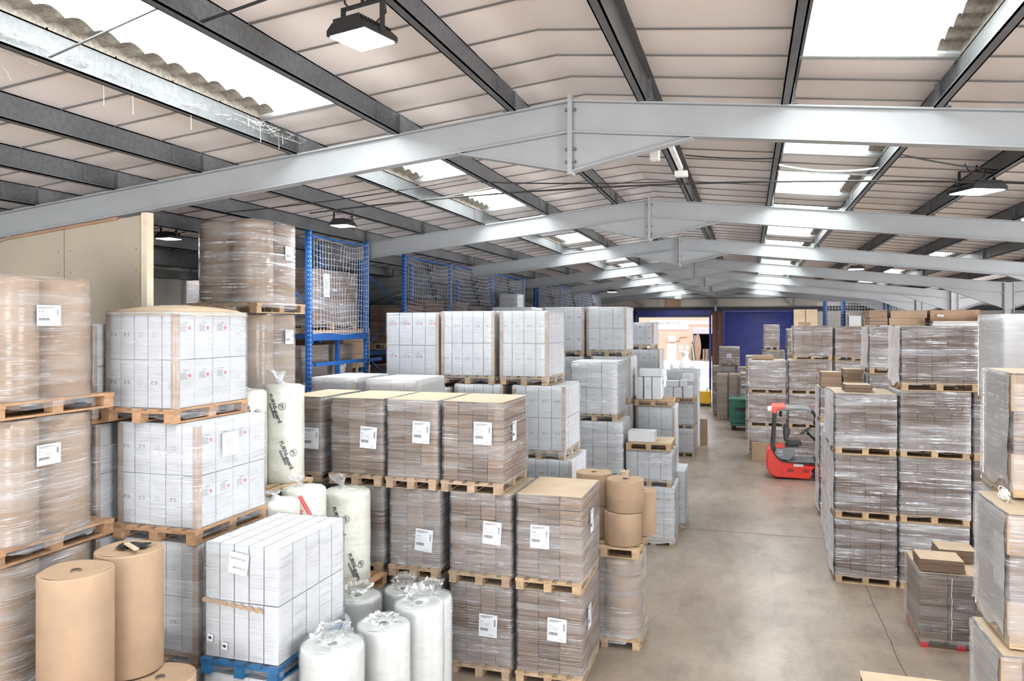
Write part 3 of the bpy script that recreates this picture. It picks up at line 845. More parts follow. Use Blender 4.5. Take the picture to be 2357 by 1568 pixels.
def column(kind, x0, x1, y0, y1, levels, look, where, group=None, over=None, names=None, **kw):
    """a stack of pallet loads; levels = heights of the pallet undersides and the top"""
    n = len(levels) - 1; out = []
    for i in range(n):
        k = dict(kw); xx = [x0, x1, y0, y1]; lk = look
        o = (over or {}).get(i, {})
        o = dict(o)
        if 'x' in o: xx[0], xx[1] = o.pop('x')
        if 'y' in o: xx[2], xx[3] = o.pop('y')
        kd = o.pop('kind', kind); lk = o.pop('look', look)
        lb = o.pop('label', None)
        k.update(o)
        lvl = LEVELN[n][i]
        label = lb or ('%s, %s load of the stack %s' % (lk, lvl, where) if n > 1 else '%s %s' % (lk, where))
        out.append(load(kd, *xx, levels[i], levels[i + 1], label, group, **k))
    return out

# ---------------------------------------------------------------- brown stacks left of the aisle
G1 = 'brown flat carton loads left of the aisle'
LAB = ('front', .12, .62, .245, .29, 0, 0)
BY, BD = 9.25, 10.38
bk = dict(film_z0=.09, nx=3, nz=6, film='film', pmat='wood_old', top='kraft_pale', pext=(.0, .07))
def brown(x0, x1, lv, where, over, **kw):
    k = dict(bk); k.update(kw)
    return column('bundle', x0, x1, BY, BD, lv, 'wrapped brown cardboard', where, G1, over, **k)
brown(-2.80, -1.96, [0, 1.17, 2.36], 'beside the aisle kraft rolls',
      {0: dict(labels=[('front', -.02, .55, .245, .29, 1, .03), ('right', -.25, .6, .2, .3, 2, 0)]), 1: dict(labels=[('front', -.24, .52, .245, .29, 0, .02), ('right', -.1, .62, .2, .3, 2, 0)])}, pmat='wood', nx=3)
brown(-3.70, -2.87, [0, 1.17, 2.33, 3.50], 'one left of the aisle-side cardboard',
      {0: dict(labels=[('front', -.02, .50, .245, .29, 2, .03)]), 1: dict(labels=[('front', .03, .52, .245, .29, 1, .06)]), 2: dict(x=(-3.81, -2.98), labels=[('front', .02, .62, .245, .29, 0, .02), ('right', -.2, .62, .17, .26, 2, 0)])}, nx=4)
brown(-4.56, -3.84, [0, 1.17, 2.33, 3.50], 'directly behind the clear-bagged foam rolls',
      {1: dict(labels=[('front', -.0, .35, .245, .29, 0, .07)]), 2: dict(x=(-4.60, -3.87), labels=[('front', .0, .60, .245, .29, 1, .04)])})
brown(-5.45, -4.66, [0, 1.17, 2.33, 3.50], 'behind the tied cream foam roll',
      {2: dict(labels=[('front', .05, .5, .245, .29, 2, .05)])})
brown(-6.16, -5.60, [0, 1.17, 2.33, 3.50], 'nearest the paired cream foam rolls',
      {2: dict(labels=[('front', .0, .45, .245, .29, 0, .02)])}, nx=2)

# ---------------------------------------------------------------- white carton stacks, far side of the brown row
G2 = 'white carton loads left of the aisle'
IC = [['icons', 'icons', 'icons', 'icons', 'icons']]
wk = dict(nx=4, ny=4, nz=2, film='film', corners='ab', fpat=IC, top=None)
def white(x0, x1, y0, y1, lv, where, over=None, look='wrapped white cartons', **kw):
    k = dict(wk); k.update(kw)
    return column('carton', x0, x1, y0, y1, lv, look, where, G2, over, **k)
white(-6.60, -5.82, 10.62, 11.75, [0, 1.2, 2.4, 3.66], 'against the near blue netted rack', {2: dict(labels=[('front', -.1, .62, .26, .3, 4, 0)])}, film='film_milk', top='kraft_pale', fpat=None)
white(-5.58, -4.74, 10.50, 11.60, [0, 1.2, 2.4, 3.66], 'right of the rack-side white stack', film='film_milk', fpat=None)
RD = [['red', 'red', 'red', None], ['red', 'red', 'red', 'red']]
white(-6.14, -5.14, 12.3, 13.4, [0, 1.1, 2.25, 3.40, 4.70], 'red-dotted, by the netted rack', {2: dict(x=(-5.9, -4.92)), 3: dict(fpat=RD, corners='b')}, near=True)
white(-5.09, -4.12, 12.3, 13.4, [0, 1.1, 2.25, 3.47, 4.72], 'right of the red-dotted stack', {2: dict(x=(-4.84, -3.97)), 0: dict(near=False), 1: dict(near=False)}, nx=5)
white(-4.02, -3.32, 12.3, 13.5, [0, 1.1, 2.25, 3.47, 4.72], 'tallest behind the frontmost brown cartons', {2: dict(x=(-3.80, -2.89)), 1: dict(x=(-3.60, -2.78)), 0: dict(x=(-3.60, -2.78)), 3: dict(x=(-4.02, -3.18))}, nx=4)
G3 = 'white carton loads along the left of the aisle'
def white2(*a, **kw):
    k = dict(near=False, film='film_hv', corners=''); k.update(kw); return white(*a, **k)
white2(-3.36, -2.45, 15.5, 16.6, [0, 1.3, 2.50, 3.72], 'leaning, under the tall far white stacks', {2: dict(x=(-3.52, -2.55))}, nx=3, near=True, nz=2)
white2(-4.72, -3.72, 17.8, 18.9, [0, 1.25, 2.5, 3.72, 4.90], 'left of the tallest pale stack', near=False, film='film', corners='ab')
white2(-5.95, -4.95, 17.6, 18.7, [0, 1.25, 2.5, 3.72, 4.90], 'behind the tall front white row', near=False, film='film')
white2(-3.55, -2.62, 17.8, 18.9, [0, 1.35, 2.62, 3.74, 4.90], 'tallest beside the aisle doorway view', {3: dict(x=(-3.66, -2.72))}, film='film', corners='ab', nx=3, near=True)
# low stack with a loose carton on an empty pallet
white2(-2.28, -1.42, 15.7, 16.75, [0, 1.19, 1.92], 'carrying a loose closed carton', {1: dict(x=(-2.41, -1.47), nz=1, labels=[])}, nx=4, near=True)
white2(-2.12, -1.32, 17.0, 18.0, [0, 1.28], 'on the floor behind the low aisle stack', nx=3)
white2(-2.55, -1.66, 18.2, 19.3, [0, 1.35, 2.55], 'topped by upright loose cartons', film='film', corners='ab', nx=3, near=True)
white2(-2.45, -1.72, 26.55, 27.6, [0, .94, 1.83], 'carrying the far small cartons', film='film', corners='b')
white2(-3.3, -2.55, 26.6, 27.6, [0, .94, 1.83], 'just left of the far small cartons', film='film')
load('carton', -2.79, -1.70, 27.75, 28.8, 0, 2.86, 'tall wrapped white carton load with a sheet label, far down the aisle', G2, nx=4, ny=3, nz=5, film='film', near=False, labels=[('front', 0, 2.45, .4, .3, 4, 0)])
white2(-3.2, -2.36, 21.5, 22.6, [0, 1.35, 2.70, 3.78, 4.54], 'left of the open shutter doorway', {3: dict(x=(-3.26, -2.52))}, film='film', corners='ab', nx=3)
white2(-3.7, -2.8, 24.0, 25.1, [0, 1.2, 2.4], 'before the far doorway, left', film='film')

# loose cartons and empty pallets on top of stacks
def empty_pallet(x0, x1, y0, y1, z, label, along='x', mat='wood'):
    cx, cy = (x0 + x1) / 2, (y0 + y1) / 2
    r = thing('wooden_pallet', label, 'pallet', (cx, cy, z)); dk, bl, sk, B, K = pallet_parts(x1 - x0, y1 - y0, along, mat, False)
    dk.build('deck', mat, r); b = bl.mesh('block', mat); k = sk.mesh('skid', mat)
    for q in B: inst('block', b, r, (q[0], q[1], 0))
    for q in K: inst('skid', k, r, (q[0], q[1], 0))
    return r
def box(x0, x1, y0, y1, z0, z1, label, mat='white', group=None, rz=0, front=None, name='carton', cat='box'):
    o = inst(name, carton_mesh(x1 - x0, y1 - y0, z1 - z0, front, None, mat), None, ((x0 + x1) / 2, (y0 + y1) / 2, z0), rz)
    return tag(o, label, cat, group)
empty_pallet(-2.40, -1.48, 15.62, 16.62, 1.925, 'plain wooden pallet under a loose closed white carton')
s = MB(); s.box(-.43, .43, -.46, .46, 0, .012); o = s.build('plywood_sheet', 'kraft_pale', None, (-1.92, 16.12, 2.068)); tag(o, 'pale board sheet laid on the pallet under a loose carton', 'board')
box(-2.36, -1.82, 15.68, 16.1, 2.082, 2.30, 'single low white carton on a board atop the low aisle stack')
empty_pallet(-2.59, -1.70, 18.15, 19.1, 2.56, 'wooden pallet under three upright loose white cartons')
for i, (a, b) in enumerate(((-2.56, -2.39), (-2.37, -2.19), (-2.18, -1.97))):
    box(a, b, 18.25, 18.6, 2.705, 3.24, ('left-hand upright white carton on the loose carton pallet', 'middle upright white carton, printed with two marks, on the pallet', 'right-hand upright white carton on the loose carton pallet')[i], group='upright loose white cartons', front='icons' if i == 1 else None)
box(-2.48, -1.94, 18.25, 18.62, 3.245, 3.42, 'flat white carton lying across the three upright cartons')
empty_pallet(-2.86, -1.70, 26.45, 27.4, 1.84, 'far wooden pallet carrying the small loose cartons')
for i, (a, b, c, d, l) in enumerate(((-2.77, -2.45, 1.985, 2.34, 'far small white carton, leftmost of the lower row'), (-2.44, -2.15, 1.985, 2.34, 'far small white carton, middle of the lower row'),
                                     (-2.10, -1.82, 1.985, 2.36, 'far small white carton, right end of the lower row'), (-2.70, -2.26, 2.345, 2.55, 'far small white carton on top, left, dark edged'), (-2.22, -2.0, 2.36, 2.58, 'far small white carton on top, right, half open'))):
    box(a, b, 26.5, 26.85, c, d, l, group='small loose cartons far down the aisle', front='icons' if i < 2 else None)
box(-1.86, -1.45, 29.2, 29.7, 0, .95, 'narrow brown carton on the floor behind the far white load', 'kraft')

# ---------------------------------------------------------------- white carton loads in the left foreground
SPA = [['red', 'red', 'red', 'square'], ['red', 'red', 'red', 'icons']]
FPA = [['icons', 'icons', 'square', 'icons', 'square_low'], ['icons', 'icons', 'square', 'square', None]]
white(-6.0, -5.05, 6.12, 7.2, [0, 1.18, 2.38, 3.53, 4.62], 'behind the bare left foreground rolls',
      {3: dict(x=(-6.13, -5.29), y=(6.1, 7.2), dome=.08, pext=(.04, .06)), 2: dict(labels=[('right', -.2, .78, .26, .24, 4, 0)], pext=(.04, .06)), 0: dict(near=False)},
      nx=5, ny=4, fpat=FPA, spat=SPA, film='film', corners='abd', pmat='wood_orange', look='red-dotted white cartons')
white(-7.05, -6.16, 6.0, 6.95, [0, 1.16, 2.36, 3.50, 4.5], 'squeezed left of the red-dotted foreground stack', {3: dict(x=(-7.1, -6.2)), 0: dict(near=False)}, corners='b', pmat='wood_orange', look='white cartons')
# open topped stack on a blue pallet
gl = dict(nx=5, ny=4, nz=1, corners='', film='film_clear', fpat=None, top=None)
def small_stack():
    CACHE_GAP[0] = .006
    x0, x1, y0, y1 = -4.88, -4.07, 6.0, 7.18
    load('carton', x0, x1, y0, y1, 0, 1.24, 'wrapped white cartons on the floor under the blue pallet', G2, nx=5, ny=4, nz=2, film='film', near=False)
    r = load('carton', x0, x1, y0, y1, 1.24, 2.46, 'two tiers of white cartons on a blue pallet, paper code sheet in front', None, nx=5, ny=5, nz=2, film='film_clear', pmat='bluepallet', pext=(.03, .04))
    hy = (y1 - y0) / 2
    s = MB(); s.box(0, .21, -.0012, 0, 0, .20, 0)
    fn = lambda u, v: (u, -.0022, v)
    put_text(s, '32PWEX7C203', lambda u, v: fn(0.008 + u, .135 + v), .0265, 1, .012)
    put_text(s, '240 ROLLS', lambda u, v: fn(.045 + u, .05 + v), .030, 1, .012)
    o = s.build('code_sheet', ['paper', 'ink'], r, (-.13, -hy - .016, .96)); o.rotation_euler = (0, R(7), 0); o['label'] = 'white paper sheet with a printed code'
    for u, z in ((-.36, .30), (-.20, .24)):
        s = MB(); s.box(0, .06, -.001, 0, 0, .065, 0); s.box(.012, .045, -.002, -.001, .02, .045, 1); o = s.build('sticker', ['paper', 'ink'], r, (u, -hy - .014, z)); o.rotation_euler = (0, R(8), 0)
    s = MB()   # torn strip of cardboard between the tiers
    up = [(-.41 + .03 * k, .69 + .012 * sin(k * 1.9) + .006 * ((k * 7) % 3) - .0022 * k) for k in range(23)]
    lo_ = [(-.41 + .03 * k, .665 - .008 * sin(k * 2.3) - .0022 * k) for k in range(23)]
    s.prism(lo_ + up[::-1], -hy - .022, -hy - .012)
    s.build('cardboard_strip', 'kraft', r)
small_stack()
CACHE_GAP[0] = .0045

# ---------------------------------------------------------------- rolls
def roll_geo(r, h, n=40, core=.035, top='rolltop', side='kraft', round_=.012, split=0):
    s = MB(); prof = [(r - .004, 0), (r, .006)]
    if split:
        for k in range(1, split):
            z = h * k / split; prof += [(r, z - .005), (r - .006, z), (r, z + .005)]
    prof += [(r, h - round_), (r - round_ * .3, h - round_ * .3), (r - round_, h)]
    s.lathe(prof, n, capt=False)
    rr = [r - round_, r * .75, r * .5, r * .3, core]
    vs = []; fs = []
    for q, a in enumerate(rr):
        for k in range(n):
            t = 2 * pi * k / n; vs.append((a * cos(t), a * sin(t), h + (.004 * sin(3 * t + q) - .002 * q)))
    for q in range(len(rr) - 1):
        for k in range(n): k2 = (k + 1) % n; fs.append((q * n + k, q * n + k2, (q + 1) * n + k2, (q + 1) * n + k))
    s.add(vs, fs, 1, True)
    o = (len(rr) - 1) * n; vs = []
    for k in range(n): t = 2 * pi * k / n; vs += [(core * cos(t), core * sin(t), h - .008), (core * cos(t), core * sin(t), h - .12)]
    s.add(vs, [(2 * k, 2 * ((k + 1) % n), 2 * ((k + 1) % n) + 1, 2 * k + 1) for k in range(n)] , 2, True)
    s.add([(core * cos(2 * pi * k / n), core * sin(2 * pi * k / n), h - .11) for k in range(n)], [tuple(range(n))], 2)
    return s
def kraft_roll(x, y, z, r, h, label, group=None, oval=1.0, split=0, seam=False, rz=0.0):
    t = thing('cardboard_roll', label, 'roll', (x, y, z), rz, group)
    s = roll_geo(r, h, split=split)
    b = s.build('wound_cardboard', ['kraft', 'rolltop', 'brass'], t)
    if seam:
        s = MB(); n = int(h / .018)
        for k in range(n): s.rbox((0, -r - .0006, .012 + k * .018), (.005, .001, .008))
        s.build('perforated_edge', 'kraft_dark', t).rotation_euler = (0, 0, R(-18))
    s = MB(); s.lathe([(.036, 0), (.040, .01), (.036, .014)], 20, (0, 0, h - .012), capb=False, capt=False); s.build('core_tube', 'brass', t)
    return t
G4 = 'bare kraft cardboard rolls in the left foreground'
kraft_roll(-5.04, 4.72, 1.55, .27, 1.02, 'bare kraft cardboard roll, nearer and further left of the front pair', G4)
r2 = kraft_roll(-5.06, 5.28, 1.56, .27, 1.02, 'bare kraft cardboard roll with black plastic and a board offcut on top', G4)
kraft_roll(-5.30, 5.30, .15, .26, 1.39, 'kraft roll standing on the floor pallet under the pair', G4)
kraft_roll(-5.04, 4.72, .15, .27, 1.39, 'kraft roll directly under the nearest bare roll', G4)
kraft_roll(-4.70, 5.24, .15, .28, 1.40, 'low kraft roll in the bottom edge beside the white cartons', G4)
empty_pallet(-5.55, -4.42, 4.42, 5.58, 0, 'floor pallet under the foreground kraft rolls', 'y')
s = MB(); rg = random.Random(3); vs = []; fs = []
for j in range(7):
    for i in range(9):
        vs.append(((i / 8 - .5) * .26, (j / 6 - .5) * .15, .006 + .02 * rg.random()))
for j in range(6):
    for i in range(8): a = j * 9 + i; fs.append((a, a + 1, a + 10, a + 9))
s.add(vs, fs, 0, True); o = s.build('plastic_scrap', 'black', None, (-5.03, 5.30, 2.585), R(20)); tag(o, 'crumpled black plastic lying on the bare kraft roll', 'plastic scrap')
s = MB(); s.box(-.12, .12, -.022, .022, 0, .012); o = s.build('board_offcut', 'kraft_pale', None, (-4.98, 5.22, 2.612), R(-28)); tag(o, 'pale board offcut lying across the black plastic', 'offcut')

def wrapped_rolls(x0, x1, y0, y1, z0, z1, r, centres, label, group, labels=(), film='film', split=0, near=True, pmat='wood'):
    cx, cy = (x0 + x1) / 2, (y0 + y1) / 2
    t = thing('wrapped_roll_pallet', label, 'pallet load', (cx, cy, z0), 0, group)
    add_pallet(t, x1 - x0, y1 - y0, 'y', pmat, near)
    h = z1 - z0 - .160
    me = cached(('roll', round(r, 3), round(h, 3), split), lambda: roll_geo(r, h, split=split).mesh('cardboard_roll', ['kraft', 'rolltop', 'brass']))
    for (x, y) in centres: inst('cardboard_roll', me, t, (x - cx, y - cy, .142), random.uniform(0, 6))
    # film follows the outline of the rolls (convex outline of circles)
    pts = [(x - cx + (r + .008) * cos(2 * pi * k / 40), y - cy + (r + .008) * sin(2 * pi * k / 40)) for x, y in centres for k in range(40)]
    pts = sorted(set((round(a, 4), round(b, 4)) for a, b in pts))
    def cross(o, a, b): return (a[0] - o[0]) * (b[1] - o[1]) - (a[1] - o[1]) * (b[0] - o[0])
    lo = []; up = []
    for p in pts:
        while len(lo) > 1 and cross(lo[-2], lo[-1], p) <= 0: lo.pop()
        lo.append(p)
    for p in reversed(pts):
        while len(up) > 1 and cross(up[-2], up[-1], p) <= 0: up.pop()
        up.append(p)
    hull = lo[:-1] + up[:-1]; n = len(hull); s = MB(); nz = 12; vs = []; rg = random.Random(int(x0 * 100))
    for j in range(nz + 1):
        z = .08 + (h + .070) * j / nz
        for k, (a, b) in enumerate(hull):
            q = 1 + rg.uniform(0, .008) + (.05 if j == 0 else 0); vs.append((a * q, b * q, z + (rg.uniform(-.02, .02) if j == 0 else 0)))
    fs = [(j * n + k, j * n + (k + 1) % n, (j + 1) * n + (k + 1) % n, (j + 1) * n + k) for j in range(nz) for k in range(n)]
    base = len(vs); vs += [(a * .93, b * .93, h + .152) for a, b in hull]; fs += [(nz * n + k, nz * n + (k + 1) % n, base + (k + 1) % n, base + k) for k in range(n)]
    s.add(vs, fs, 0, True); s.build('stretch_film', film, t)
    for (face, u, z, w_, h_, st, a) in labels:
        o = inst('label_sheet', label_mesh(w_, h_, st), t); o['label'] = 'white printed label with barcodes'
        if face == 'right': o.location = (max(p[0] for p in hull) + .012, u, z); o.rotation_euler = (0, 0, R(90))
        else: o.location = (u, min(p[1] for p in hull) - .012, z)
    return t
G5 = 'wrapped kraft roll loads on the left'
lv = [0, 1.25, 2.49, 3.70, 4.92]
C = [(-6.12, 4.98), (-6.12, 5.52), (-6.66, 4.98), (-6.66, 5.52)]
for i, nm in enumerate(('bottom', 'second-lowest', 'second-highest', 'top')):
    wrapped_rolls(-6.95, -5.83, 4.66, 5.90, lv[i], lv[i + 1], .268, C, 'wrapped kraft roll load, %s of the left edge stack' % nm, G5,
                  labels=[('right', -.22, .78, .24, .18, i % 3, 0)] if i > 0 else [], film='film', pmat='wood_orange')
C = [(-6.50, 8.98), (-6.50, 9.50), (-7.04, 8.98), (-7.04, 9.50)]
lv = [0, 1.15, 2.30, 3.46, 4.64, 5.92]
for i, nm in enumerate(('bottom', 'second-lowest', 'middle', 'second-highest', 'top')):
    wrapped_rolls(-7.34, -6.22, 8.68, 9.84, lv[i], lv[i + 1], .265, C, 'wrapped kraft roll load, %s of the tall stack before the netted rack' % nm, G5,
                  labels=[('right', .06, .75, .2, .2, 1, 0)] if i > 2 else [], film='film_hv' if i == 4 else 'film', split=2)
# rolls beside the aisle
wrapped_rolls(-2.42, -1.42, 10.55, 11.45, 0, 1.26, .255, [(-1.69, 10.83), (-2.2, 10.83), (-1.69, 11.2)], 'wrapped rolls of kraft board on the floor beside the aisle', G5, split=4, film='film')
empty_pallet(-2.42, -1.42, 10.5, 11.4, 1.262, 'small pallet between the wrapped rolls and the bare aisle rolls', 'x')
G6 = 'bare kraft rolls beside the aisle'
kraft_roll(-1.70, 10.80, 1.41, .262, .45, 'lower squat kraft roll beside the aisle', G6)
kr = kraft_roll(-1.67, 10.83, 1.865, .262, .44, 'upper squat kraft roll beside the aisle, knotted cord on top', G6, seam=True)
s = MB(); s.lathe([(.2625, 0), (.263, .03)], 24, (0, 0, .2), capb=False, capt=False); s.build('paper_tape', 'corner', kr)
kraft_roll(-2.17, 11.1, 1.41, .262, .45, 'lower squat kraft roll behind the aisle pair', G6)
kraft_roll(-2.17, 11.1, 1.865, .262, .46, 'upper squat kraft roll with an open core behind the aisle pair', G6)
kraft_roll(-1.50, 11.36, 1.41, .20, .64, 'slim kraft roll peeping out behind the aisle pair', G6)
s = MB(); rg = random.Random(5)
for q in range(4):
    a = q * 1.5; s.tube([(.02 * cos(a) * (1 - k / 9) + .045 * cos(a + .6) * sin(pi * k / 9), .02 * sin(a) * (1 - k / 9) + .035 * sin(a + .6) * sin(pi * k / 9), .11 * sin(pi * k / 9) + .008) for k in range(10)], .0085, 6)
for q in range(2): s.tube([(-.04 + .05 * q + .03 * cos(k * .9), .03 * sin(k * .9), .05 + .008 * k) for k in range(8)], .008, 6)
o = s.build('knotted_cord', 'cord', None, (-1.67, 10.83, 2.31)); tag(o, 'knotted natural cord sticking out of the aisle roll top', 'cord')

# foam rolls in bags
def bag_geo(r, h, seed, knot=.12, loose=.02, lean=0):
    rg = random.Random(seed); n = 36; s = MB(); vs = []; fs = []
    prof = [(r + .006, .0), (r + .010, h * .2), (r + .008, h * .4), (r + .012, h * .6), (r + .010, h * .8), (r + .014, h - .05), (r + .004, h + .012), (r * .84, h + .022), (r * .62, h + .03), (r * .42, h + .03 + knot * .2), (r * .36, h + .035 + knot * .6), (r * .52, h + .04 + knot * .95), (r * .66, h + .04 + knot * 1.05)]
    for j, (a, z) in enumerate(prof):
        for k in range(n):
            t = 2 * pi * k / n; pl = 1 + (.16 if j > 8 else .012) * sin(5 * t + seed) * rg.uniform(.3, 1) + rg.uniform(-1, 1) * (.05 if j > 6 else .012) * (loose / .02)
            zz = z + (rg.uniform(-.02, .03) if j > 8 else 0) - (knot * .5 * (1 - cos(t - 1.2)) * .5 * (j > 8))
            vs.append((a * pl * cos(t) + lean * (z > h + .05), a * pl * sin(t), zz))
    for j in range(len(prof) - 1):
        for k in range(n): k2 = (k + 1) % n; fs.append((j * n + k, j * n + k2, (j + 1) * n + k2, (j + 1) * n + k))
    s.add(vs, fs, 0, True); return s
def foam_roll(x, y, z, r, h, label, group, seed, knot=.1, lean=0):
    t = thing('foam_roll', label, 'foam roll', (x, y, z), 0, group)
    s = roll_geo(r, h, 36, .03, round_=.03, split=0)
    s.m = [0 if q == 1 else q for q in s.m]; s.build('wound_foam', ['foam', 'foam', 'brass'], t)
    s = MB(); s.lathe([(.03, 0), (.045, .004), (.03, .01)], 16, (0, 0, h - .004), capb=False, capt=False); s.build('core_tube', 'brass', t)
    bag_geo(r, h, seed, knot, .02, lean).build('plastic_bag', 'bag', t)
    return t
G7 = 'white foam rolls in clear bags'
foam_roll(-3.71, 6.32, 0, .29, 1.52, 'nearest clear-bagged white foam roll, bag top crumpled over its front', G7, 1, .10)
foam_roll(-3.54, 7.03, 0, .265, 1.46, 'clear-bagged white foam roll with a visible core, right of the nearest', G7, 2, .0)
foam_roll(-3.41, 7.62, 0, .26, 1.48, 'clear-bagged white foam roll, tallest at the right of the cluster', G7, 3, .10)
foam_roll(-3.56, 8.24, 0, .26, 1.32, 'clear-bagged foam roll half hidden behind the rightmost tall one', G7, 4, .12)
foam_roll(-4.40, 8.08, 0, .27, 1.30, 'clear-bagged foam roll at the back left of the cluster', G7, 5, .08)
foam_roll(-4.46, 7.52, 0, .235, 1.22, 'clear-bagged foam roll touching the white carton corner', G7, 6, .06)
foam_roll(-4.08, 8.66, 0, .24, 1.22, 'clear-bagged foam roll deepest behind the cluster', G7, 7, .10)

def furn_roll(x, y, z, r, h, label, group, seed, ang, knot=.12, text=True, angs=None):
    t = thing('foam_roll', label, 'foam roll', (x, y, z), 0, group)
    rg = random.Random(seed); n = 40; s = MB(); vs = []; fs = []
    prof = [(r * .95, 0), (r, .03), (r * .99, h * .25), (r * 1.01, h * .5), (r * .995, h * .75), (r * 1.0, h - .06), (r * .97, h - .015), (r * .85, h + .004), (r * .5, h + .012), (.05, h + .02), (.02, h + .03)]
    for j, (a, zz) in enumerate(prof):
        for k in range(n):
            q = 2 * pi * k / n; vs.append((a * (1 + .006 * sin(5 * q + seed)) * cos(q), a * (1 + .006 * sin(4 * q)) * sin(q), zz + (rg.uniform(-.006, .006) if j > 6 else 0)))
    for j in range(len(prof) - 1):
        for k in range(n): k2 = (k + 1) % n; fs.append((j * n + k, j * n + k2, (j + 1) * n + k2, (j + 1) * n + k))
    s.add(vs, fs, 0, True); s.build('wrapped_foam', 'furn', t)
    s = MB(); vs = []; fs = []; m = 14
    for j, (a, zz) in enumerate(((.09, 0), (.035, .035), (.03, .05), (.07, .05 + knot * .5), (.10, .05 + knot))):
        for k in range(m):
            q = 2 * pi * k / m; p = 1 + .35 * sin(3 * q + seed) * (j > 2); vs.append((a * p * cos(q) - .02 * j, a * p * sin(q), zz + rg.uniform(-.02, .02) * (j > 2)))
    for j in range(4):
        for k in range(m): k2 = (k + 1) % m; fs.append((j * m + k, j * m + k2, (j + 1) * m + k2, (j + 1) * m + k))
    s.add(vs, fs, 0, True); s.build('knotted_bag_top', 'bag', t, (-.03, 0, h + .012))
    if text:
        s = MB(); rr = r * 1.012 + .002
        def place(a0, z0, tilt):
            ca, sa = cos(tilt), sin(tilt)
            def fn(u, v):
                a = u * ca - v * sa; b = u * sa + v * ca; q = a0 + a / rr; return (rr * cos(q), rr * sin(q), z0 + b)
            return fn
        for a0, z0 in (angs or ((ang, h * .90), (ang + .75, h * .5))):
            f = place(a0, z0, R(-68))
            put_text(s, 'FURNI', lambda u, v: f(u, v), .068, 0, .02)
            put_text(s, '-guard', lambda u, v: f(u + .185, v - .008), .075, 0, .028)
            for vv in (-.028, -.042):
                for k in range(10):
                    u0, u1 = .10 + .02 * k, .10 + .02 * (k + 1); s.quad(f(u0, vv), f(u1, vv), f(u1, vv + .008), f(u0, vv + .008), 0)
            vs = []; fs = []; cu, cv = .20, .11
            for k in range(19):
                q = 2 * pi * k / 18
                vs += [f(cu + .040 * cos(q), cv + .040 * sin(q)), f(cu + .046 * cos(q), cv + .046 * sin(q))]
            fs = [(2 * k, 2 * k + 1, 2 * k + 3, 2 * k + 2) for k in range(18)]; s.add(vs, fs, 0)
            put_text(s, 'JPS', lambda u, v: f(cu - .030 + u, cv - .016 + v), .045, 0, .02)
        s.build('printed_lettering', 'ink', t)
    return t
G8 = 'cream foam rolls in printed bags'
FR0 = -pi / 2 + .05
furn_roll(-5.62, 8.40, 2.52, .25, 1.20, 'upper cream foam roll with black diagonal lettering, right of the pair', G8, 1, FR0 - .35, angs=((FR0 - .25, 1.10), (FR0 + .30, .52)))
furn_roll(-5.86, 7.97, 2.52, .24, 1.16, 'upper cream foam roll, mostly hidden left of the lettered one', G8, 2, FR0 + .2, angs=((FR0 + .4, 1.05),))
furn_roll(-4.90, 8.70, 1.22, .30, 1.16, 'tall tied cream foam roll with black lettering between cartons and brown stacks', G8, 3, FR0 - .1, angs=((FR0 - .15, 1.0), (FR0 + .5, .42)))
t = furn_roll(-5.06, 7.97, 1.37, .26, 1.18, 'cream foam roll with a red handwritten style mark behind the white cartons', G8, 4, 0, .05, text=False)
s = MB(); rr = .267
def cyl(a0, z0, tilt):
    def fn(u, v): 
        a = u * cos(tilt) - v * sin(tilt); b = u * sin(tilt) + v * cos(tilt); q = a0 + a / rr; return (rr * cos(q), rr * sin(q), z0 + b)
    return fn
f = cyl(FR0 + .1, 1.10, R(-62))
for vv in (.05, .075):
    for k in range(9): s.quad(f(.03 * k, vv), f(.03 * k + .03, vv), f(.03 * k + .03, vv + .017), f(.03 * k, vv + .017), 0)
put_text(s, 'soft', lambda u, v: f(u + .04, v - .05), .11, 0, .0)
s.build('printed_lettering', 'redink', t)
furn_roll(-5.06, 7.47, 1.37, .225, 1.14, 'plain cream foam roll just behind the white carton block', G8, 5, 0, .03, text=False)
def plain_base(x0, x1, y0, y1, lv, where): column('bundle', x0, x1, y0, y1, lv, 'wrapped brown cardboard', where, G1, None, near=False, nx=3, nz=6, film='film', top='kraft_pale')
plain_base(-6.12, -5.36, 7.66, 8.66, [0, 1.2, 2.38], 'under the paired cream rolls')
empty_pallet(-6.12, -5.36, 7.66, 8.66, 2.38, 'pallet directly under the paired cream foam rolls', 'y')
plain_base(-5.30, -4.58, 8.33, 9.15, [0, 1.08], 'hidden under the tied cream foam roll')
empty_pallet(-5.30, -4.55, 8.33, 9.15, 1.08, 'pallet directly under the tied cream foam roll', 'y', 'wood_orange')
plain_base(-5.32, -4.78, 7.24, 8.24, [0, 1.22], 'under the red-marked cream roll')
empty_pallet(-5.32, -4.78, 7.24, 8.24, 1.22, 'pallet under the red-marked cream foam roll', 'y')
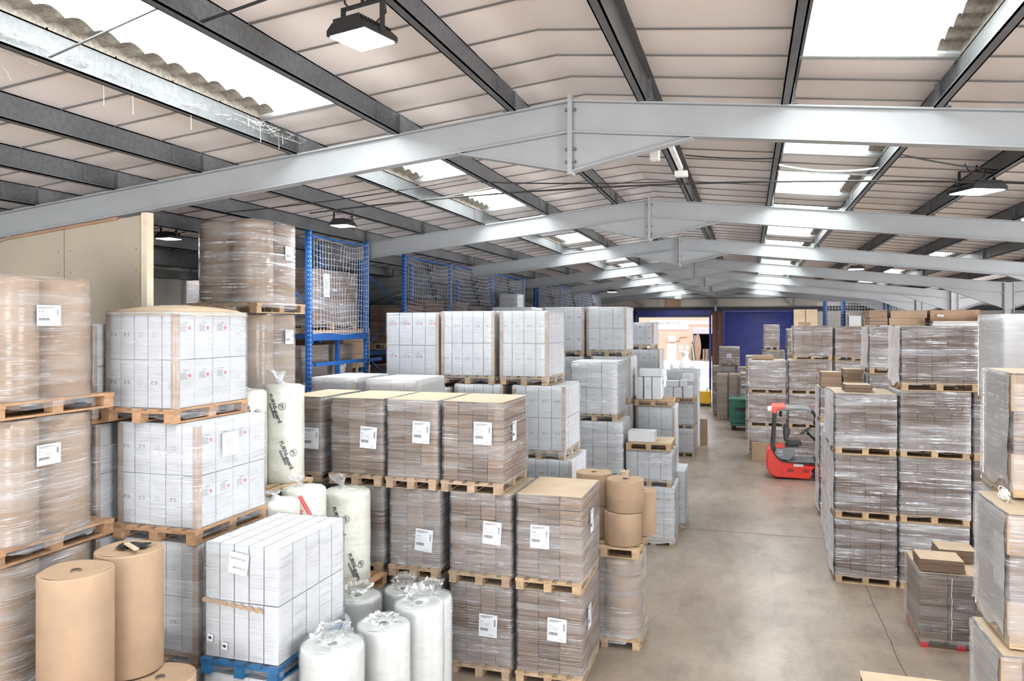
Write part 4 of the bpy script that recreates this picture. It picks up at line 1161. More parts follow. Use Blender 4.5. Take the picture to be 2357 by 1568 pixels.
#PART3
# ---------------------------------------------------------------- stacks right of the aisle
G9 = 'brown loads in heavy film right of the aisle'
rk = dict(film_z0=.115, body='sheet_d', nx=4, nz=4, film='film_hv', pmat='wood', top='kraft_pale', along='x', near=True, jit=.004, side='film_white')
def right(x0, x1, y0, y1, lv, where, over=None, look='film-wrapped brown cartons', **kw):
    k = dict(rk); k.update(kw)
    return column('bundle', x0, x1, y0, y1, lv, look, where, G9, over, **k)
right(1.44, 2.41, 14.37, 15.5, [0, 1.12, 2.23, 3.30], 'at the right aisle edge', {2: dict(top='kraft_pale')})
right(2.46, 3.52, 14.37, 15.5, [0, 1.12, 2.23, 3.36, 4.46], 'second in from the right aisle edge', {3: dict(x=(2.48, 3.66), nz=3, nx=5, side='film_white'), 0: dict(x=(2.46, 3.5))}, side=None)
right(3.60, 4.6, 14.5, 15.6, [0, 1.12, 2.20, 3.36, 4.42], 'third in from the right aisle edge', {3: dict(x=(3.74, 4.7))}, near=False, side=None)
right(1.50, 2.42, 15.65, 16.75, [0, 1.1, 2.20, 3.22], 'directly behind the aisle edge stack', near=False)
right(1.55, 2.45, 16.9, 18.0, [0, 1.1, 2.2], 'nearest the forklift overhead guard', near=False)
right(1.60, 2.52, 19.2, 20.3, [0, 1.1, 2.2, 3.0], 'topped by loose brown carton bundles', near=False)
right(2.62, 3.80, 19.0, 20.1, [0, 1.1, 2.2, 3.36, 4.44], 'behind the loose brown bundles', near=False)
right(3.88, 5.0, 19.0, 20.1, [0, 1.1, 2.2, 3.36, 4.44], 'under the long dark brown carton', near=False)
right(5.1, 6.1, 19.0, 20.1, [0, 1.1, 2.2, 3.36, 4.42], 'near the valley columns', near=False)
G10 = 'far wall of brown loads right of the aisle'
fk = dict(film_z0=.115, nx=4, nz=3, film='film_hv', pmat='wood', top='kraft_pale', along='x', near=False, jit=.004, body='sheet_l')
def far(x0, x1, y0, y1, lv, where, over=None, look='film-wrapped brown boxes', **kw):
    k = dict(fk); k.update(kw)
    return column('bundle', x0, x1, y0, y1, lv, look, where, G10, over, **k)
far(.0, 1.17, 26.6, 27.7, [0, 1.1, 2.2, 3.3], 'directly behind the forklift, aisle end', near=True)
far(1.26, 2.42, 26.6, 27.7, [0, 1.1, 2.2, 3.32, 4.43], 'behind the forklift, second from the aisle', {3: dict(x=(1.40, 2.58))}, near=True)
far(2.66, 3.76, 26.6, 27.7, [0, 1.1, 2.2, 3.3, 4.41], 'behind the forklift, third from the aisle')
far(3.9, 5.0, 26.6, 27.7, [0, 1.1, 2.2, 3.3, 4.41], 'behind the forklift, furthest from the aisle')
far(-.10, .88, 31.0, 32.0, [0, 1.1, 2.2, 3.25], 'behind the green tipping skip')
far(.55, 1.40, 33.0, 34.0, [0, 1.1, 2.2, 3.42, 4.47], 'in front of the closed blue shutter', {3: dict(x=(.60, 1.20)), 2: dict(body='sheet')})
far(1.5, 2.4, 33.0, 34.0, [0, 1.1, 2.2, 3.3, 4.3], 'under the tall pale board stack')
far(-1.66, -.62, 38.5, 39.6, [0, 1.2, 2.44], 'nearest the brick pier')
load('bundle', -1.36, -.42, 38.45, 39.5, 2.46, 3.38, 'waisted shrink-wrapped box load with a white label, before the brick pier', G10, nx=3, nz=3, film='film_hv', near=False, body='sheet_l', top='kraft_pale', along='x', labels=[('front', -.12, .38, .22, .2, 4, 0)])
far(-.52, .35, 38.3, 39.4, [0, 1.2, 2.4], 'behind the upright kraft loads')
load('box', -1.41, -.92, 36.8, 37.8, 0, 2.16, 'tall upright kraft board load, left half, by the far doorway', G10, near=False, film='film', body='kraft', along='x')
load('box', -.87, -.38, 36.8, 37.8, 0, 2.16, 'tall upright kraft board load, right half, by the far doorway', G10, near=False, film='film', body='kraft', along='x')
far(-.34, .30, 35.6, 36.6, [0, .95, 2.3], 'with upright sheets, above the green skip', body='sheet_d')
far(1.9, 2.95, 36.0, 37.0, [0, 1.1, 2.2, 3.3, 4.3], 'beneath the two pale upright cartons')
box(1.93, 2.40, 36.1, 36.6, 4.31, 5.13, 'pale upright carton with a label, left of two before the shutter', 'kraft_pale', 'pale upright cartons before the shutter')
box(2.42, 2.90, 36.1, 36.6, 4.31, 5.13, 'plain pale upright carton, right of two before the shutter', 'kraft_pale', 'pale upright cartons before the shutter')
# leaning orange carton behind the forklift
box(.10, .60, 26.25, 26.5, 0, .60, 'plain orange-brown carton on the floor behind the forklift', 'kraft')

# loose bundles and open boxes lying on the right stacks
def bundle_stack(x0, x1, y0, y1, z0, z1, label, n=2, body='sheet_l', group=None, rz=0):
    t = thing('cardboard_bundle_pile', label, 'cardboard bundle', ((x0 + x1) / 2, (y0 + y1) / 2, z0), rz, group); w_, d_ = x1 - x0, y1 - y0
    rg = random.Random(int(x0 * 97)); h = (z1 - z0) / n
    for k in range(n):
        e = rg.uniform(-.02, .02); s = MB()
        q = 4
        for j in range(q):
            f = rg.uniform(0, .006); s.box(-w_ / 2 + f + e, w_ / 2 - f + e, -d_ / 2 + f, d_ / 2 - f, h * k + h * j / q, h * k + h * (j + 1) / q - (.004 if j == q - 1 else .0))
        s.build('flat_carton_bundle', body, t)
    s = MB(); s.box(-w_ / 2 + .01, w_ / 2 - .01, -d_ / 2 + .01, d_ / 2 - .01, z1 - z0, z1 - z0 + .004); s.build('top_sheet', 'kraft_pale', t)
    return t
G11 = 'loose brown carton bundles'
bundle_stack(1.62, 2.06, 19.25, 19.85, 3.01, 3.36, 'loose brown carton bundles, left of two behind the aisle edge stack', 3, group=G11)
bundle_stack(2.10, 2.52, 19.25, 19.85, 3.01, 3.44, 'loose brown carton bundles, taller and right of two', 4, group=G11)
bundle_stack(1.62, 2.06, 14.6, 15.15, 3.302, 3.42, 'flat brown bundles lying on the pale aisle edge sheet', 2, group=G11, body='sheet')
bundle_stack(2.64, 3.02, 19.1, 19.9, 4.46, 4.80, 'open topped brown carton bundle, leftmost on the high right stacks', 2, group=G11)
bundle_stack(3.06, 3.80, 19.1, 19.9, 4.46, 4.79, 'brown carton bundles strapped with dark bands on the high stack', 2, group=G11, body='kraft')
t = bundle_stack(3.90, 4.88, 19.1, 19.8, 4.56, 4.80, 'long dark brown carton on the high right stacks, small white label', 1, group=G11, body='kraft_dark')
add_label(t, 'front', -.38, .10, .14, .05, 4, .1, hx=.4, hy=.35)
bundle_stack(3.9, 5.2, 18.9, 19.85, 4.45, 4.555, 'flattened film-covered sheets under the long dark carton', 2, group=G11, body='sheet_w')
box(4.86, 5.6, 18.9, 19.6, 4.557, 4.64, 'shallow open dark tray right of the long carton', 'kraft_dark')
box(1.6, 1.95, 26.8, 27.3, 4.44, 4.55, 'small flat carton on the far stack behind the forklift', 'kraft')
box(.12, .8, 26.8, 27.4, 3.31, 3.44, 'flat bundle on the stack behind the forklift', 'kraft')

# low stack of flat cartons on the pallet with red blocks
t = load('bundle', 2.27, 3.30, 11.8, 12.85, 0, 1.06, 'string-tied flat brown cartons on a pallet with red blocks', None, nx=3, nz=6, film='film', pmat='wood_old', blockm='redblock', along='x', top='kraft_pale', jit=.012)
s = MB()
for k in range(9): s.rbox((-.13 + .004 * (k % 3), -.545, .20 + .095 * k), (.006, .004, .09), (0, .05 * ((k % 3) - 1), 0))
s.rbox((-.125, -.05, 1.064), (.006, .95, .003)); s.build('string', 'stretch_white', t)
bundle_stack(2.27, 2.83, 11.82, 12.30, 1.068, 1.23, 'neat pile of pale flat cartons on the red-block pallet load', 3, 'sheet', G11)
bundle_stack(2.62, 3.12, 12.36, 12.84, 1.068, 1.24, 'second pile of flat cartons behind the neat pale pile', 2, 'sheet', G11)
# foreground right
G12 = 'film-wrapped sheet loads at the right edge'
ek = dict(side='film_milk', guards=True, nx=2, nz=3, film='film', pmat='wood', along='y', body='sheet_w', top='kraft_pale', jit=.004)
def edge(x0, x1, y0, y1, z0, z1, label, **kw):
    k = dict(ek); k.update(kw); return load('bundle', x0, x1, y0, y1, z0, z1, label, G12, **k)
edge(1.84, 2.95, 6.62, 7.42, 0, 1.0, 'milky-wrapped sheet load standing on the floor at the right edge', body='sheet')
edge(1.83, 2.95, 6.62, 7.42, 1.01, 2.0, 'milky-wrapped sheet load in the bottom right corner', body='sheet')
edge(1.90, 3.02, 6.72, 7.58, 2.01, 3.05, 'milky-wrapped sheet load above the corner one, big side label', body='sheet', labels=[('left', -.12, .42, .26, .42, 4, 0)])
t = edge(2.07, 3.15, 7.22, 8.02, 3.07, 4.10, 'white-wrapped sheet load near the top right edge', body='sheet')
edge(2.07, 3.15, 7.72, 8.5, 0, 1.0, 'sheet load on the floor behind the right edge stack', near=False)
load('carton', 2.97, 3.9, 10.45, 11.5, 0, 1.2, 'white carton load, bottom of the stack at the right frame edge', G12, nx=3, ny=3, nz=2, film='film_hv', near=False)
for i, (a, b, nm) in enumerate(((1.2, 2.4, 'second-lowest'), (2.4, 3.5, 'second-highest'), (3.5, 4.62, 'top'))):
    load('carton', 2.97 - .03 * i, 3.9, 10.45, 11.5, a, b, 'milky-wrapped white load, %s of the stack at the right frame edge' % nm, G12, nx=3, ny=3, nz=2, film='film_milk', near=False)
# shredded paper hanging from the pallet
s = MB(); rg = random.Random(11)
for q in range(12):
    a0, rr_, z = rg.uniform(0, 6.3), rg.uniform(.02, .05), rg.uniform(-.05, .0)
    s.tube([(rr_ * cos(a0 + .7 * k) * .6, rr_ * sin(a0 + .5 * k) + .01 * k * (q % 2), z + .025 * sin(k + q) - .004 * k) for k in range(10)], .0035, 5)
o = s.build('string_tangle', 'stretch_white', None, (2.00, 7.14, 3.15)); tag(o, 'tangle of pale string hanging off the right edge pallet', 'string')
# pale flat sheets at the bottom edge
t = load('bundle', .97, 1.75, 6.35, 7.68, 0, 1.31, 'stack of pale flat board sheets at the bottom edge by the aisle', None, nx=2, nz=5, film=None, pmat='wood', body='sheet_l', top='kraft_pale')

# ---------------------------------------------------------------- racks with nets
def rack(name, label, xf, ys, zt, depth, beams, net=(3.9, 5.9), cell=.1, group=None, sag=.05, sheet=None, posts_back=True, th=.0045):
    """pallet rack whose open face (x = xf) looks towards the aisle"""
    t = thing('pallet_rack', label, 'rack', (xf, ys[0], 0), 0, group)
    pm = MB(); pm.box(-.04, .0, -.035, .035, 0, zt); pm.box(-.08, -.04, -.035, -.028, 0, zt); pm.box(-.08, -.04, .028, .035, 0, zt)
    def post():
        s = MB(); s.v, s.f, s.m, s.s = list(pm.v), list(pm.f), list(pm.m), list(pm.s)
        z = .1
        while z < zt - .05: s.box(.0, .0008, -.012, .012, z, z + .022, 1); s.box(-.03, -.015, -.0358, -.035, z, z + .022, 1); z += .075
        return s.mesh('upright', ['blue', 'galvlight'])
    pme = cached(('post', round(zt, 2)), post)
    for y in ys:
        inst('upright', pme, t, (0, y - ys[0], 0))
        if posts_back: inst('upright', pme, t, (-depth, y - ys[0], 0))
        s = MB(); z = .3; k = 0
        while z + .9 < zt:
            s.tube([(-.06, 0, z), (-depth, 0, z + .9)] if k % 2 else [(-depth, 0, z), (-.06, 0, z + .9)], .014, 5); z += .9; k += 1
        s.build('brace', 'blue', t, (0, y - ys[0], 0))
    for i in range(len(ys) - 1):
        L = ys[i + 1] - ys[i]
        for z in beams:
            for xx in (.0, -depth):
                s = MB(); s.box(-.05, -.005, .05, L - .05, z - .11, z); s.box(-.05, .01, .04, .055, z - .16, z + .04); s.box(-.05, .01, L - .055, L - .04, z - .16, z + .04)
                s.build('beam', 'blue', t, (xx, ys[i] - ys[0], 0))
            if sheet: pass
        z0, z1 = net
        s = MB(); ny, nz = int(L / cell), int((z1 - z0) / cell)
        def P(u, v):
            d = sag * sin(pi * u) * (1 - .3 * v); dz = -.09 * (sin(pi * u)) * (v ** 1.2) + .02 * sin(9 * u + 5 * v)
            return (.03 + .05 * sin(6 * u + 4 * v) * sin(pi * u) * .5 + d * .3, .05 + u * (L - .1), z0 + v * (z1 - z0) + dz)
        for a in range(ny + 1):
            s.tube([P(a / ny, b / 12) for b in range(13)], th, 3)
        for b in range(nz + 1):
            s.tube([P(a / 16, b / nz) for a in range(17)], th, 3)
        s.build('net', 'net', t, (0, ys[i] - ys[0], 0))
        s = MB(); s.box(-.03, .0, .05, L - .05, z1 - .02, z1 + .01); s.build('net_rail', 'blue', t, (0, ys[i] - ys[0], 0))
    return t
G13 = 'blue racks with white nets along the left wall'
rack('r', 'near blue pallet rack with a sagging white net and loads behind it', -6.75, [10.83, 12.78], 6.02, 1.0, [4.33], (4.33, 5.93), .095, G13, th=.0042)
rack('r', 'netted blue rack, second along the left wall', -7.0, [14.95, 17.6, 20.8, 24.0], 5.99, 1.05, [2.1, 3.9], (4.0, 5.93), .095, G13, th=.0048)
rack('r', 'netted blue rack, furthest along the left wall', -7.0, [25.8, 29.2, 33.3, 37.5], 6.0, 1.05, [2.1, 3.9], (4.0, 5.95), .12, G13, th=.006)
s = MB(); s.box(-.04, .0, .05, 2.4, -.06, 0); o = s.build('rack_beam', 'blue', None, (-6.70, 10.85, 3.86)); tag(o, 'loose lower blue beam crossing in front of the near rack', 'beam')
s = MB(); s.box(-.045, 0, -.045, .045, 0, 1.2); o = s.build('rack_post', 'blue', None, (-6.86, 11.9, 3.06)); tag(o, 'short blue post between the two beams of the near rack', 'post')
G14 = 'loads on the left racks'
def rload(x0, x1, y0, y1, z0, z1, label, kind='bundle', **kw):
    k = dict(nx=3, nz=5, film='film_hv', near=False, along='x', top='kraft_pale', body='sheet_l'); k.update(kw); return load(kind, x0, x1, y0, y1, z0, z1, label, G14, **k)
rload(-7.72, -6.90, 10.95, 12.65, 4.40, 5.42, 'brown load behind the net of the near rack, white label', labels=[('right', -.35, .55, .2, .4, 4, 0)], near=True)
rload(-7.72, -7.0, 10.95, 11.8, 3.02, 4.14, 'brown load below the net in the near rack', film='film', near=True)
rload(-7.72, -7.0, 11.95, 12.65, 3.02, 4.14, 'pale wrapped load below the net in the near rack', film='film', body='kraft', labels=[('right', -.28, .45, .26, .34, 0, .2)])
s = MB(); s.box(-7.74, -6.8, 10.95, 12.66, 4.335, 4.39); o = s.build('shelf_panel', 'wood_old'); tag(o, 'board shelf under the netted brown load in the near rack', 'shelf')
column('bundle', -7.72, -6.92, 10.95, 12.65, [0, 1.0, 2.0, 3.0], 'brown wrapped cartons', 'at the foot of the near rack', G14, None, near=False, nx=3, nz=4, film='film')
column('bundle', -8.72, -7.95, 10.3, 11.3, [0, 1.3, 2.6, 3.95, 5.2], 'brown cartons', 'behind the near rack against the left wall', G14, None, near=False, nx=3, nz=5, film='film')
column('bundle', -8.6, -7.5, 13.2, 14.3, [0, 1.2, 2.4, 3.5, 4.4], 'brown cartons', 'in the dark gap between left racks', G14, None, near=False, nx=3, nz=3, film=None, body='kraft')
for i, (z, h) in enumerate(((4.41, .38), (4.80, .36), (5.17, .33))):
    box(-7.95, -7.6, 13.25, 13.6, z, z + h, 'plain brown carton, %s of three stacked in the rack gap' % ('lowest', 'middle', 'highest')[i], 'kraft', 'cartons stacked in the rack gap')
rg = random.Random(21)
names = ['first', 'second', 'third', 'fourth', 'fifth', 'sixth']
for i, (a, b) in enumerate(((15.1, 17.4), (17.8, 20.6), (21.0, 23.8), (26.0, 29.0), (29.5, 33.0), (33.6, 37.2))):
    m = (a + b) / 2
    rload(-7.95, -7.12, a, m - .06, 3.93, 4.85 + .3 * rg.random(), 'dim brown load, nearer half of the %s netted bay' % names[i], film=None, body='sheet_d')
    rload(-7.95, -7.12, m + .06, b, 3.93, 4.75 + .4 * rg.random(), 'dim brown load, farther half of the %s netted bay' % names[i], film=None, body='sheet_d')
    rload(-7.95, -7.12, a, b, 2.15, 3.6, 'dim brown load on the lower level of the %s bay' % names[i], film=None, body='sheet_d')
rload(-6.75, -6.2, 20.6, 21.2, 4.5, 5.35, 'pale wrapped load standing out before the netted rack', film='film_hv', body='white')
column('bundle', -6.8, -6.0, 20.5, 21.5, [0, 1.1, 2.2, 3.3, 4.49], 'brown cartons', 'under the pale load by the netted rack', G14, None, near=False, nx=3, nz=4, film='film')

# rack with netting at the far right, facing down the hall
t = thing('pallet_rack', 'pale blue netted rack standing near the far end wall', 'rack', (3.42, 38.0, 0))
for x in (0, .78, 2.6, 4.4):
    s = MB(); s.box(-.05, .05, -.04, .04, 0, 5.55); s.build('upright', 'blue', t, (x, 0, 0))
    s = MB(); s.box(-.05, .05, -.04, .04, 0, 5.55); s.build('upright', 'blue', t, (x, 1.0, 0))
for a, b in ((0, .78), (.78, 2.6), (2.6, 4.4)):
    for z in (1.9, 3.8):
        s = MB(); s.box(a + .05, b - .05, -.03, .02, z - .1, z); s.build('beam', 'blue', t)
    s = MB(); n = int((b - a) / .12)
    for k in range(n + 1): s.tube([(a + (b - a) * k / n, -.05, 3.8 + 1.7 * j / 6) for j in range(7)], .009, 3)
    for j in range(14): s.tube([(a + (b - a) * k / 6, -.05 - .03 * sin(pi * k / 6), 3.8 + .13 * j - .03 * sin(pi * k / 6)) for k in range(7)], .009, 3)
    s.build('net', 'net', t)
G15 = 'small pale cartons on the far right rack'
for i in range(4): box(4.3 + .62 * i, 4.8 + .62 * i, 37.2, 37.7, 4.32, 4.85 + .1 * (i % 2), 'pale carton before the far right rack, %s along' % ('first', 'second', 'third', 'fourth')[i], 'kraft_pale' if i % 2 else 'white', G15)
far(4.2, 6.9, 36.85, 37.75, [0, 1.1, 2.2, 3.3, 4.3], 'under the small pale far cartons')

# ---------------------------------------------------------------- forklift
def forklift():
    t = thing('forklift', 'red and black three-wheel electric forklift parked facing right', 'forklift', (.50, 23.9, 0))
    W = .50
    arch = [(1.42 + .27 * cos(R(a)) + .06, .17 + .27 * sin(R(a))) for a in range(175, 40, -12)]
    prof = [(.10, .12), (.26, .05), (1.16, .04), (1.20, .10)] + arch + [(1.72, .42), (1.64, .44), (.44, .50), (.30, .62), (.22, .78), (.14, .88), (.05, .86), (.012, .70), (0, .50), (.015, .32)]
    s = MB(); s.prism(prof, -W, W); b = s.build('body', 'red', t, bevel=.03)
    s = MB()
    for x0 in (.57, .98):
        for k in range(5): s.add([(x0 + .035 * k, -W - .004, .22), (x0 + .035 * k + .018, -W - .004, .22), (x0 + .035 * k + .034, -W - .004, .33), (x0 + .035 * k + .016, -W - .004, .33)], [(0, 1, 2, 3)])
    s.build('vent_slots', 'black', b)
    s = MB(); s.box(.74, 1.0, -W - .006, -W - .002, .39, .46); s.build('plate', 'paper', b)
    s = MB(); s.box(.408, .414, -W - .003, -W, .1, .5); s.box(1.3, 1.306, -W - .003, -W, .30, .44); s.build('panel_seam', 'black', b)
    for z in (.62, .50, .38, .27):
        s = MB(); s.rbox((.012, 0, z), (.02, .60, .045)); s.build('vent_slots', 'redbright', b)
    # cab floor tub
    tub = [(.16, .93), (.20, .80), (.28, .66), (.42, .56), (.60, .51), (1.22, .49), (1.40, .56), (1.52, .68), (1.60, .90), (1.66, .90), (1.70, .44), (.44, .495), (.28, .60), (.12, .86)]
    s = MB(); s.prism(tub, -W - .012, W + .012); s.build('cab_tub', 'black', t, bevel=.008)
    s = MB(); s.box(.45, 1.35, -W + .06, W - .06, .505, .53); s.build('footwell_floor', 'grey', t)
    s = MB(); s.prism([(.20, .68), (.26, .88), (.78, .90), (.80, .74), (.62, .54), (.34, .58)], -W + .03, W - .03); bb = s.build('battery_cover', 'grey', t, bevel=.015)
    s = MB(); put_text(s, 'H5', lambda u, v: (.32 + u, -W + .026, .76 + v), .10, 0, .03); put_text(s, 'LI-ION', lambda u, v: (.29 + u, -W + .026, .68 + v), .055, 0, .02); s.build('lettering', 'paper', bb)
    s = MB(); s.prism([(.24, .885), (.50, .905), (.52, .93), (.26, .92)], -W + .05, W - .05); s.build('rear_shelf', 'red', t)
    # overhead guard: two side frames
    for sg in (-1, 1):
        y = sg * (W - .05)
        s = MB(); path = [(.17, .84), (.20, 1.2), (.245, 1.95)]
        s.add([], [])
        for (a, b_) in zip(path[:-1], path[1:]): s.add([(a[0] - .045, y - .035, a[1]), (a[0] + .045, y - .035, a[1]), (a[0] + .045, y + .035, a[1]), (a[0] - .045, y + .035, a[1]), (b_[0] - .045, y - .035, b_[1]), (b_[0] + .045, y - .035, b_[1]), (b_[0] + .045, y + .035, b_[1]), (b_[0] - .045, y + .035, b_[1])], [(0, 3, 2, 1), (4, 5, 6, 7), (0, 1, 5, 4), (1, 2, 6, 5), (2, 3, 7, 6), (3, 0, 4, 7)])
        s.build('rear_pillar', 'black', t)
        path = [(1.10, 2.01), (1.22, 1.97), (1.31, 1.89), (1.37, 1.78), (1.42, 1.60), (1.50, 1.25), (1.58, .92), (1.62, .55)]
        s = MB(); s.prism([(x - .04, z) for x, z in path] + [(x + .045, z) for x, z in reversed(path)], y - .035, y + .035); s.build('front_pillar', 'black', t)
    s = MB(); s.prism([(.22, 1.97), (.22, 2.05), (1.0, 2.07), (1.13, 2.055), (1.23, 2.01), (1.19, 1.965), (1.09, 2.0), (.98, 2.01)], -W, W); g = s.build('overhead_guard', 'grey', t, bevel=.01)
    s = MB(); s.prism([(.16, 1.90), (.13, 2.03), (.18, 2.10), (.52, 2.11), (.52, 2.04), (.30, 2.0), (.27, 1.90)], -W - .01, W + .01); s.build('rear_cap', 'redbright', g, bevel=.012)
    s = MB(); s.rbox((.09, -W + .12, 2.03), (.10, .16, .11)); s.build('rear_beacon', 'amber', g, bevel=.01)
    s = MB(); s.rbox((1.46, -W - .03, 1.62), (.22, .12, .11), (0, .2, 0)); s.build('front_lamp_cowl', 'redbright', t, bevel=.03)
    s = MB(); s.rbox((1.50, -W - .02, 1.75), (.10, .06, .08), (0, -.3, 0)); s.rbox((1.31, -W + .1, 1.66), (.08, .08, .12)); s.build('work_light', 'black', t, bevel=.008)
    s = MB(); s.lathe([(.03, 0), (.05, .05), (.045, .12), (.02, .16)], 12, (.40, -.2, 1.78)); s.tube([(.40, -.2, 1.9), (.40, -.2, 1.99)], .012); s.build('warning_horn', 'black', t)
    s = MB(); s.rbox((1.62, -W - .1, 2.02), (.12, .05, .16), (0, 0, .3)); s.tube([(1.66, -W - .08, 1.98), (1.78, -W + .1, 1.98), (1.42, -W + .12, 1.75)], .012); s.build('mirror', 'black', t, bevel=.01)
    # seat
    seat = thing_part('seat', t)
    s = MB(); s.prism([(.56, 1.02), (.60, 1.10), (.92, 1.08), (1.0, 1.02), (.97, .95), (.60, .94)], -.24, .24); s.build('seat_cushion', 'blackseat', seat, bevel=.03)
    s = MB(); s.prism([(.50, 1.05), (.47, 1.30), (.48, 1.50), (.52, 1.56), (.58, 1.52), (.66, 1.40), (.66, 1.32), (.60, 1.18), (.60, 1.05)], -.23, .23); s.build('backrest', 'blackseat', seat, bevel=.035)
    s = MB(); s.prism([(.52, .90), (.54, .96), (.90, .96), (.88, .90)], -.2, .2); s.build('suspension', 'black', seat)
    # steering column and wheel
    col = thing_part('steering_column', t)
    s = MB(); s.tube([(1.52, 0, .90), (1.34, 0, 1.14), (1.14, 0, 1.33)], .05, 10); s.build('column_tube', 'black', col)
    s = MB(); n = 24; c0 = Vector((1.10, 0, 1.37)); ax = Vector((-.55, 0, .83)).normalized(); u = Vector((0, 1, 0)); v = ax.cross(u)
    s.tube([c0 + .17 * (cos(2 * pi * k / n) * u + sin(2 * pi * k / n) * v) for k in range(n + 1)], .016, 8)
    for a in (0, 2.1, 4.2): s.tube([c0 - ax * .02, c0 + .17 * (cos(a) * u + sin(a) * v)], .012, 6)
    s.build('steering_wheel', 'black', col)
    s = MB(); s.prism([(1.36, .56), (1.50, .93), (1.60, .93), (1.64, .5)], -W + .05, W - .05); s.build('dashboard', 'grey', t, bevel=.015)
    # wheels
    def wheel(x, y, r, w_):
        s = MB(); s.lathe([(r * .55, -w_ / 2), (r * .96, -w_ / 2), (r, -w_ * .3), (r, w_ * .3), (r * .96, w_ / 2), (r * .55, w_ / 2)], 28, capb=True, capt=True)
        o = s.build('wheel', 'rubber', t, (x, y, r)); o.rotation_euler = (R(90), 0, 0)
        s = MB(); s.lathe([(r * .5, 0), (r * .5, .02), (r * .2, .035), (r * .18, .03)], 20, (0, 0, w_ / 2)); h = s.build('hub', 'red', o)
    wheel(1.47, -W + .085, .215, .16); wheel(1.47, W - .085, .215, .16); wheel(.36, -.08, .16, .12); wheel(.36, .08, .16, .12)
    # mast, carriage and forks
    s = MB()
    for y in (-.28, .28): s.box(1.72, 1.80, y - .04, y + .04, .08, 2.02); s.box(1.81, 1.87, y - .03, y + .03, .10, 1.98)
    for z in (.3, 1.1, 1.96): s.box(1.73, 1.79, -.28, .28, z, z + .06)
    s.build('mast', 'black', t)
    s = MB(); s.tube([(1.765, 0, .2), (1.765, 0, 1.9)], .03, 10); s.build('lift_cylinder', 'grey', t)
    s = MB()
    for z in (.25, .62): s.box(1.87, 1.91, -.46, .46, z, z + .09)
    s.build('carriage', 'black', t)
    for y in (-.25, .25):
        s = MB(); s.box(1.91, 1.945, y - .05, y + .05, .06, .70); s.box(1.945, 2.75, y - .05, y + .05, .055, .09); s.build('fork', 'black', t)
    return t
def thing_part(name, parent):
    o = bpy.data.objects.new(name, None); COL.objects.link(o); o.parent = parent; o.empty_display_size = .05; return o
forklift()

# ---------------------------------------------------------------- green skip, yellow pallet truck, gas bottles
t = thing('tipping_skip', 'dark green tipping skip with pockets on small wheels by the kraft loads', 'skip', (-.30, 34.0, 0))
s = MB(); s.prism([(-.46, 1.30), (-.50, .62), (-.38, .32), (.50, .32), (.58, 1.28)], -.55, .55); s.build('body', 'green', t, bevel=.02)
s = MB(); s.box(-.36, .52, -.60, -.552, .60, .66); s.box(-.50, .62, -.60, .60, 1.28, 1.33); s.box(-.32, .5, -.62, -.552, .98, 1.02); s.build('rim', 'green', t)
s = MB(); s.add([(-.22, -.565, .82), (.42, -.565, .76), (.42, -.565, .96), (-.22, -.565, 1.02)], [(0, 1, 2, 3)]); s.build('slot', 'darkin', t)
s = MB(); s.box(-.44, .56, -.56, .56, .20, .31); s.build('chassis', 'green', t)
for x in (-.3, .42):
    for y in (-.42, .42):
        s = MB(); s.lathe([(.09, -.03), (.1, -.02), (.1, .02), (.09, .03)], 18); o = s.build('wheel', 'rubber', t, (x, y, .10)); o.rotation_euler = (R(90), 0, 0)
t = thing('pallet_truck', 'yellow powered pallet truck parked at the open shutter doorway', 'pallet truck', (-2.30, 43.3, 0))
s = MB(); s.prism([(-.33, -.3), (-.22, -.38), (.22, -.38), (.33, -.3), (.33, .35), (-.33, .35)], .12, .80, 'z'); s.build('body', 'yellow', t, bevel=.03)
s = MB(); s.box(-.31, .31, -.36, .36, .04, .13); s.build('base', 'black', t)
s = MB(); s.tube([(.1, -.1, .8), (.12, -.12, .92), (.22, -.12, .96), (.30, -.12, .88)], .03, 8); s.build('tiller', 'grey', t)
for y in (.4,):
    for x in (-.2, .2):
        s = MB(); s.box(x - .08, x + .08, .35, 1.45, .05, .11); s.build('fork', 'black', t)
s = MB(); s.lathe([(.20, 0), (.22, .06), (.19, .30), (.12, .36), (.10, .50), (.13, .56), (.12, .62)], 24); o = s.build('plastic_drum', 'signw', None, (-2.18, 28.2, 2.875)); tag(o, 'pale rounded plastic bottle standing on the far white load', 'bottle')
for i, x in enumerate((-2.56, -1.79)):
    s = MB(); s.lathe([(.14, 0), (.15, .04), (.13, .16), (.07, .22)], 20); o = s.build('domed_lid', 'signw', None, (x, 28.1, 2.875)); tag(o, ('left' if i == 0 else 'right') + ' low white domed lid on the far white load', 'lid')

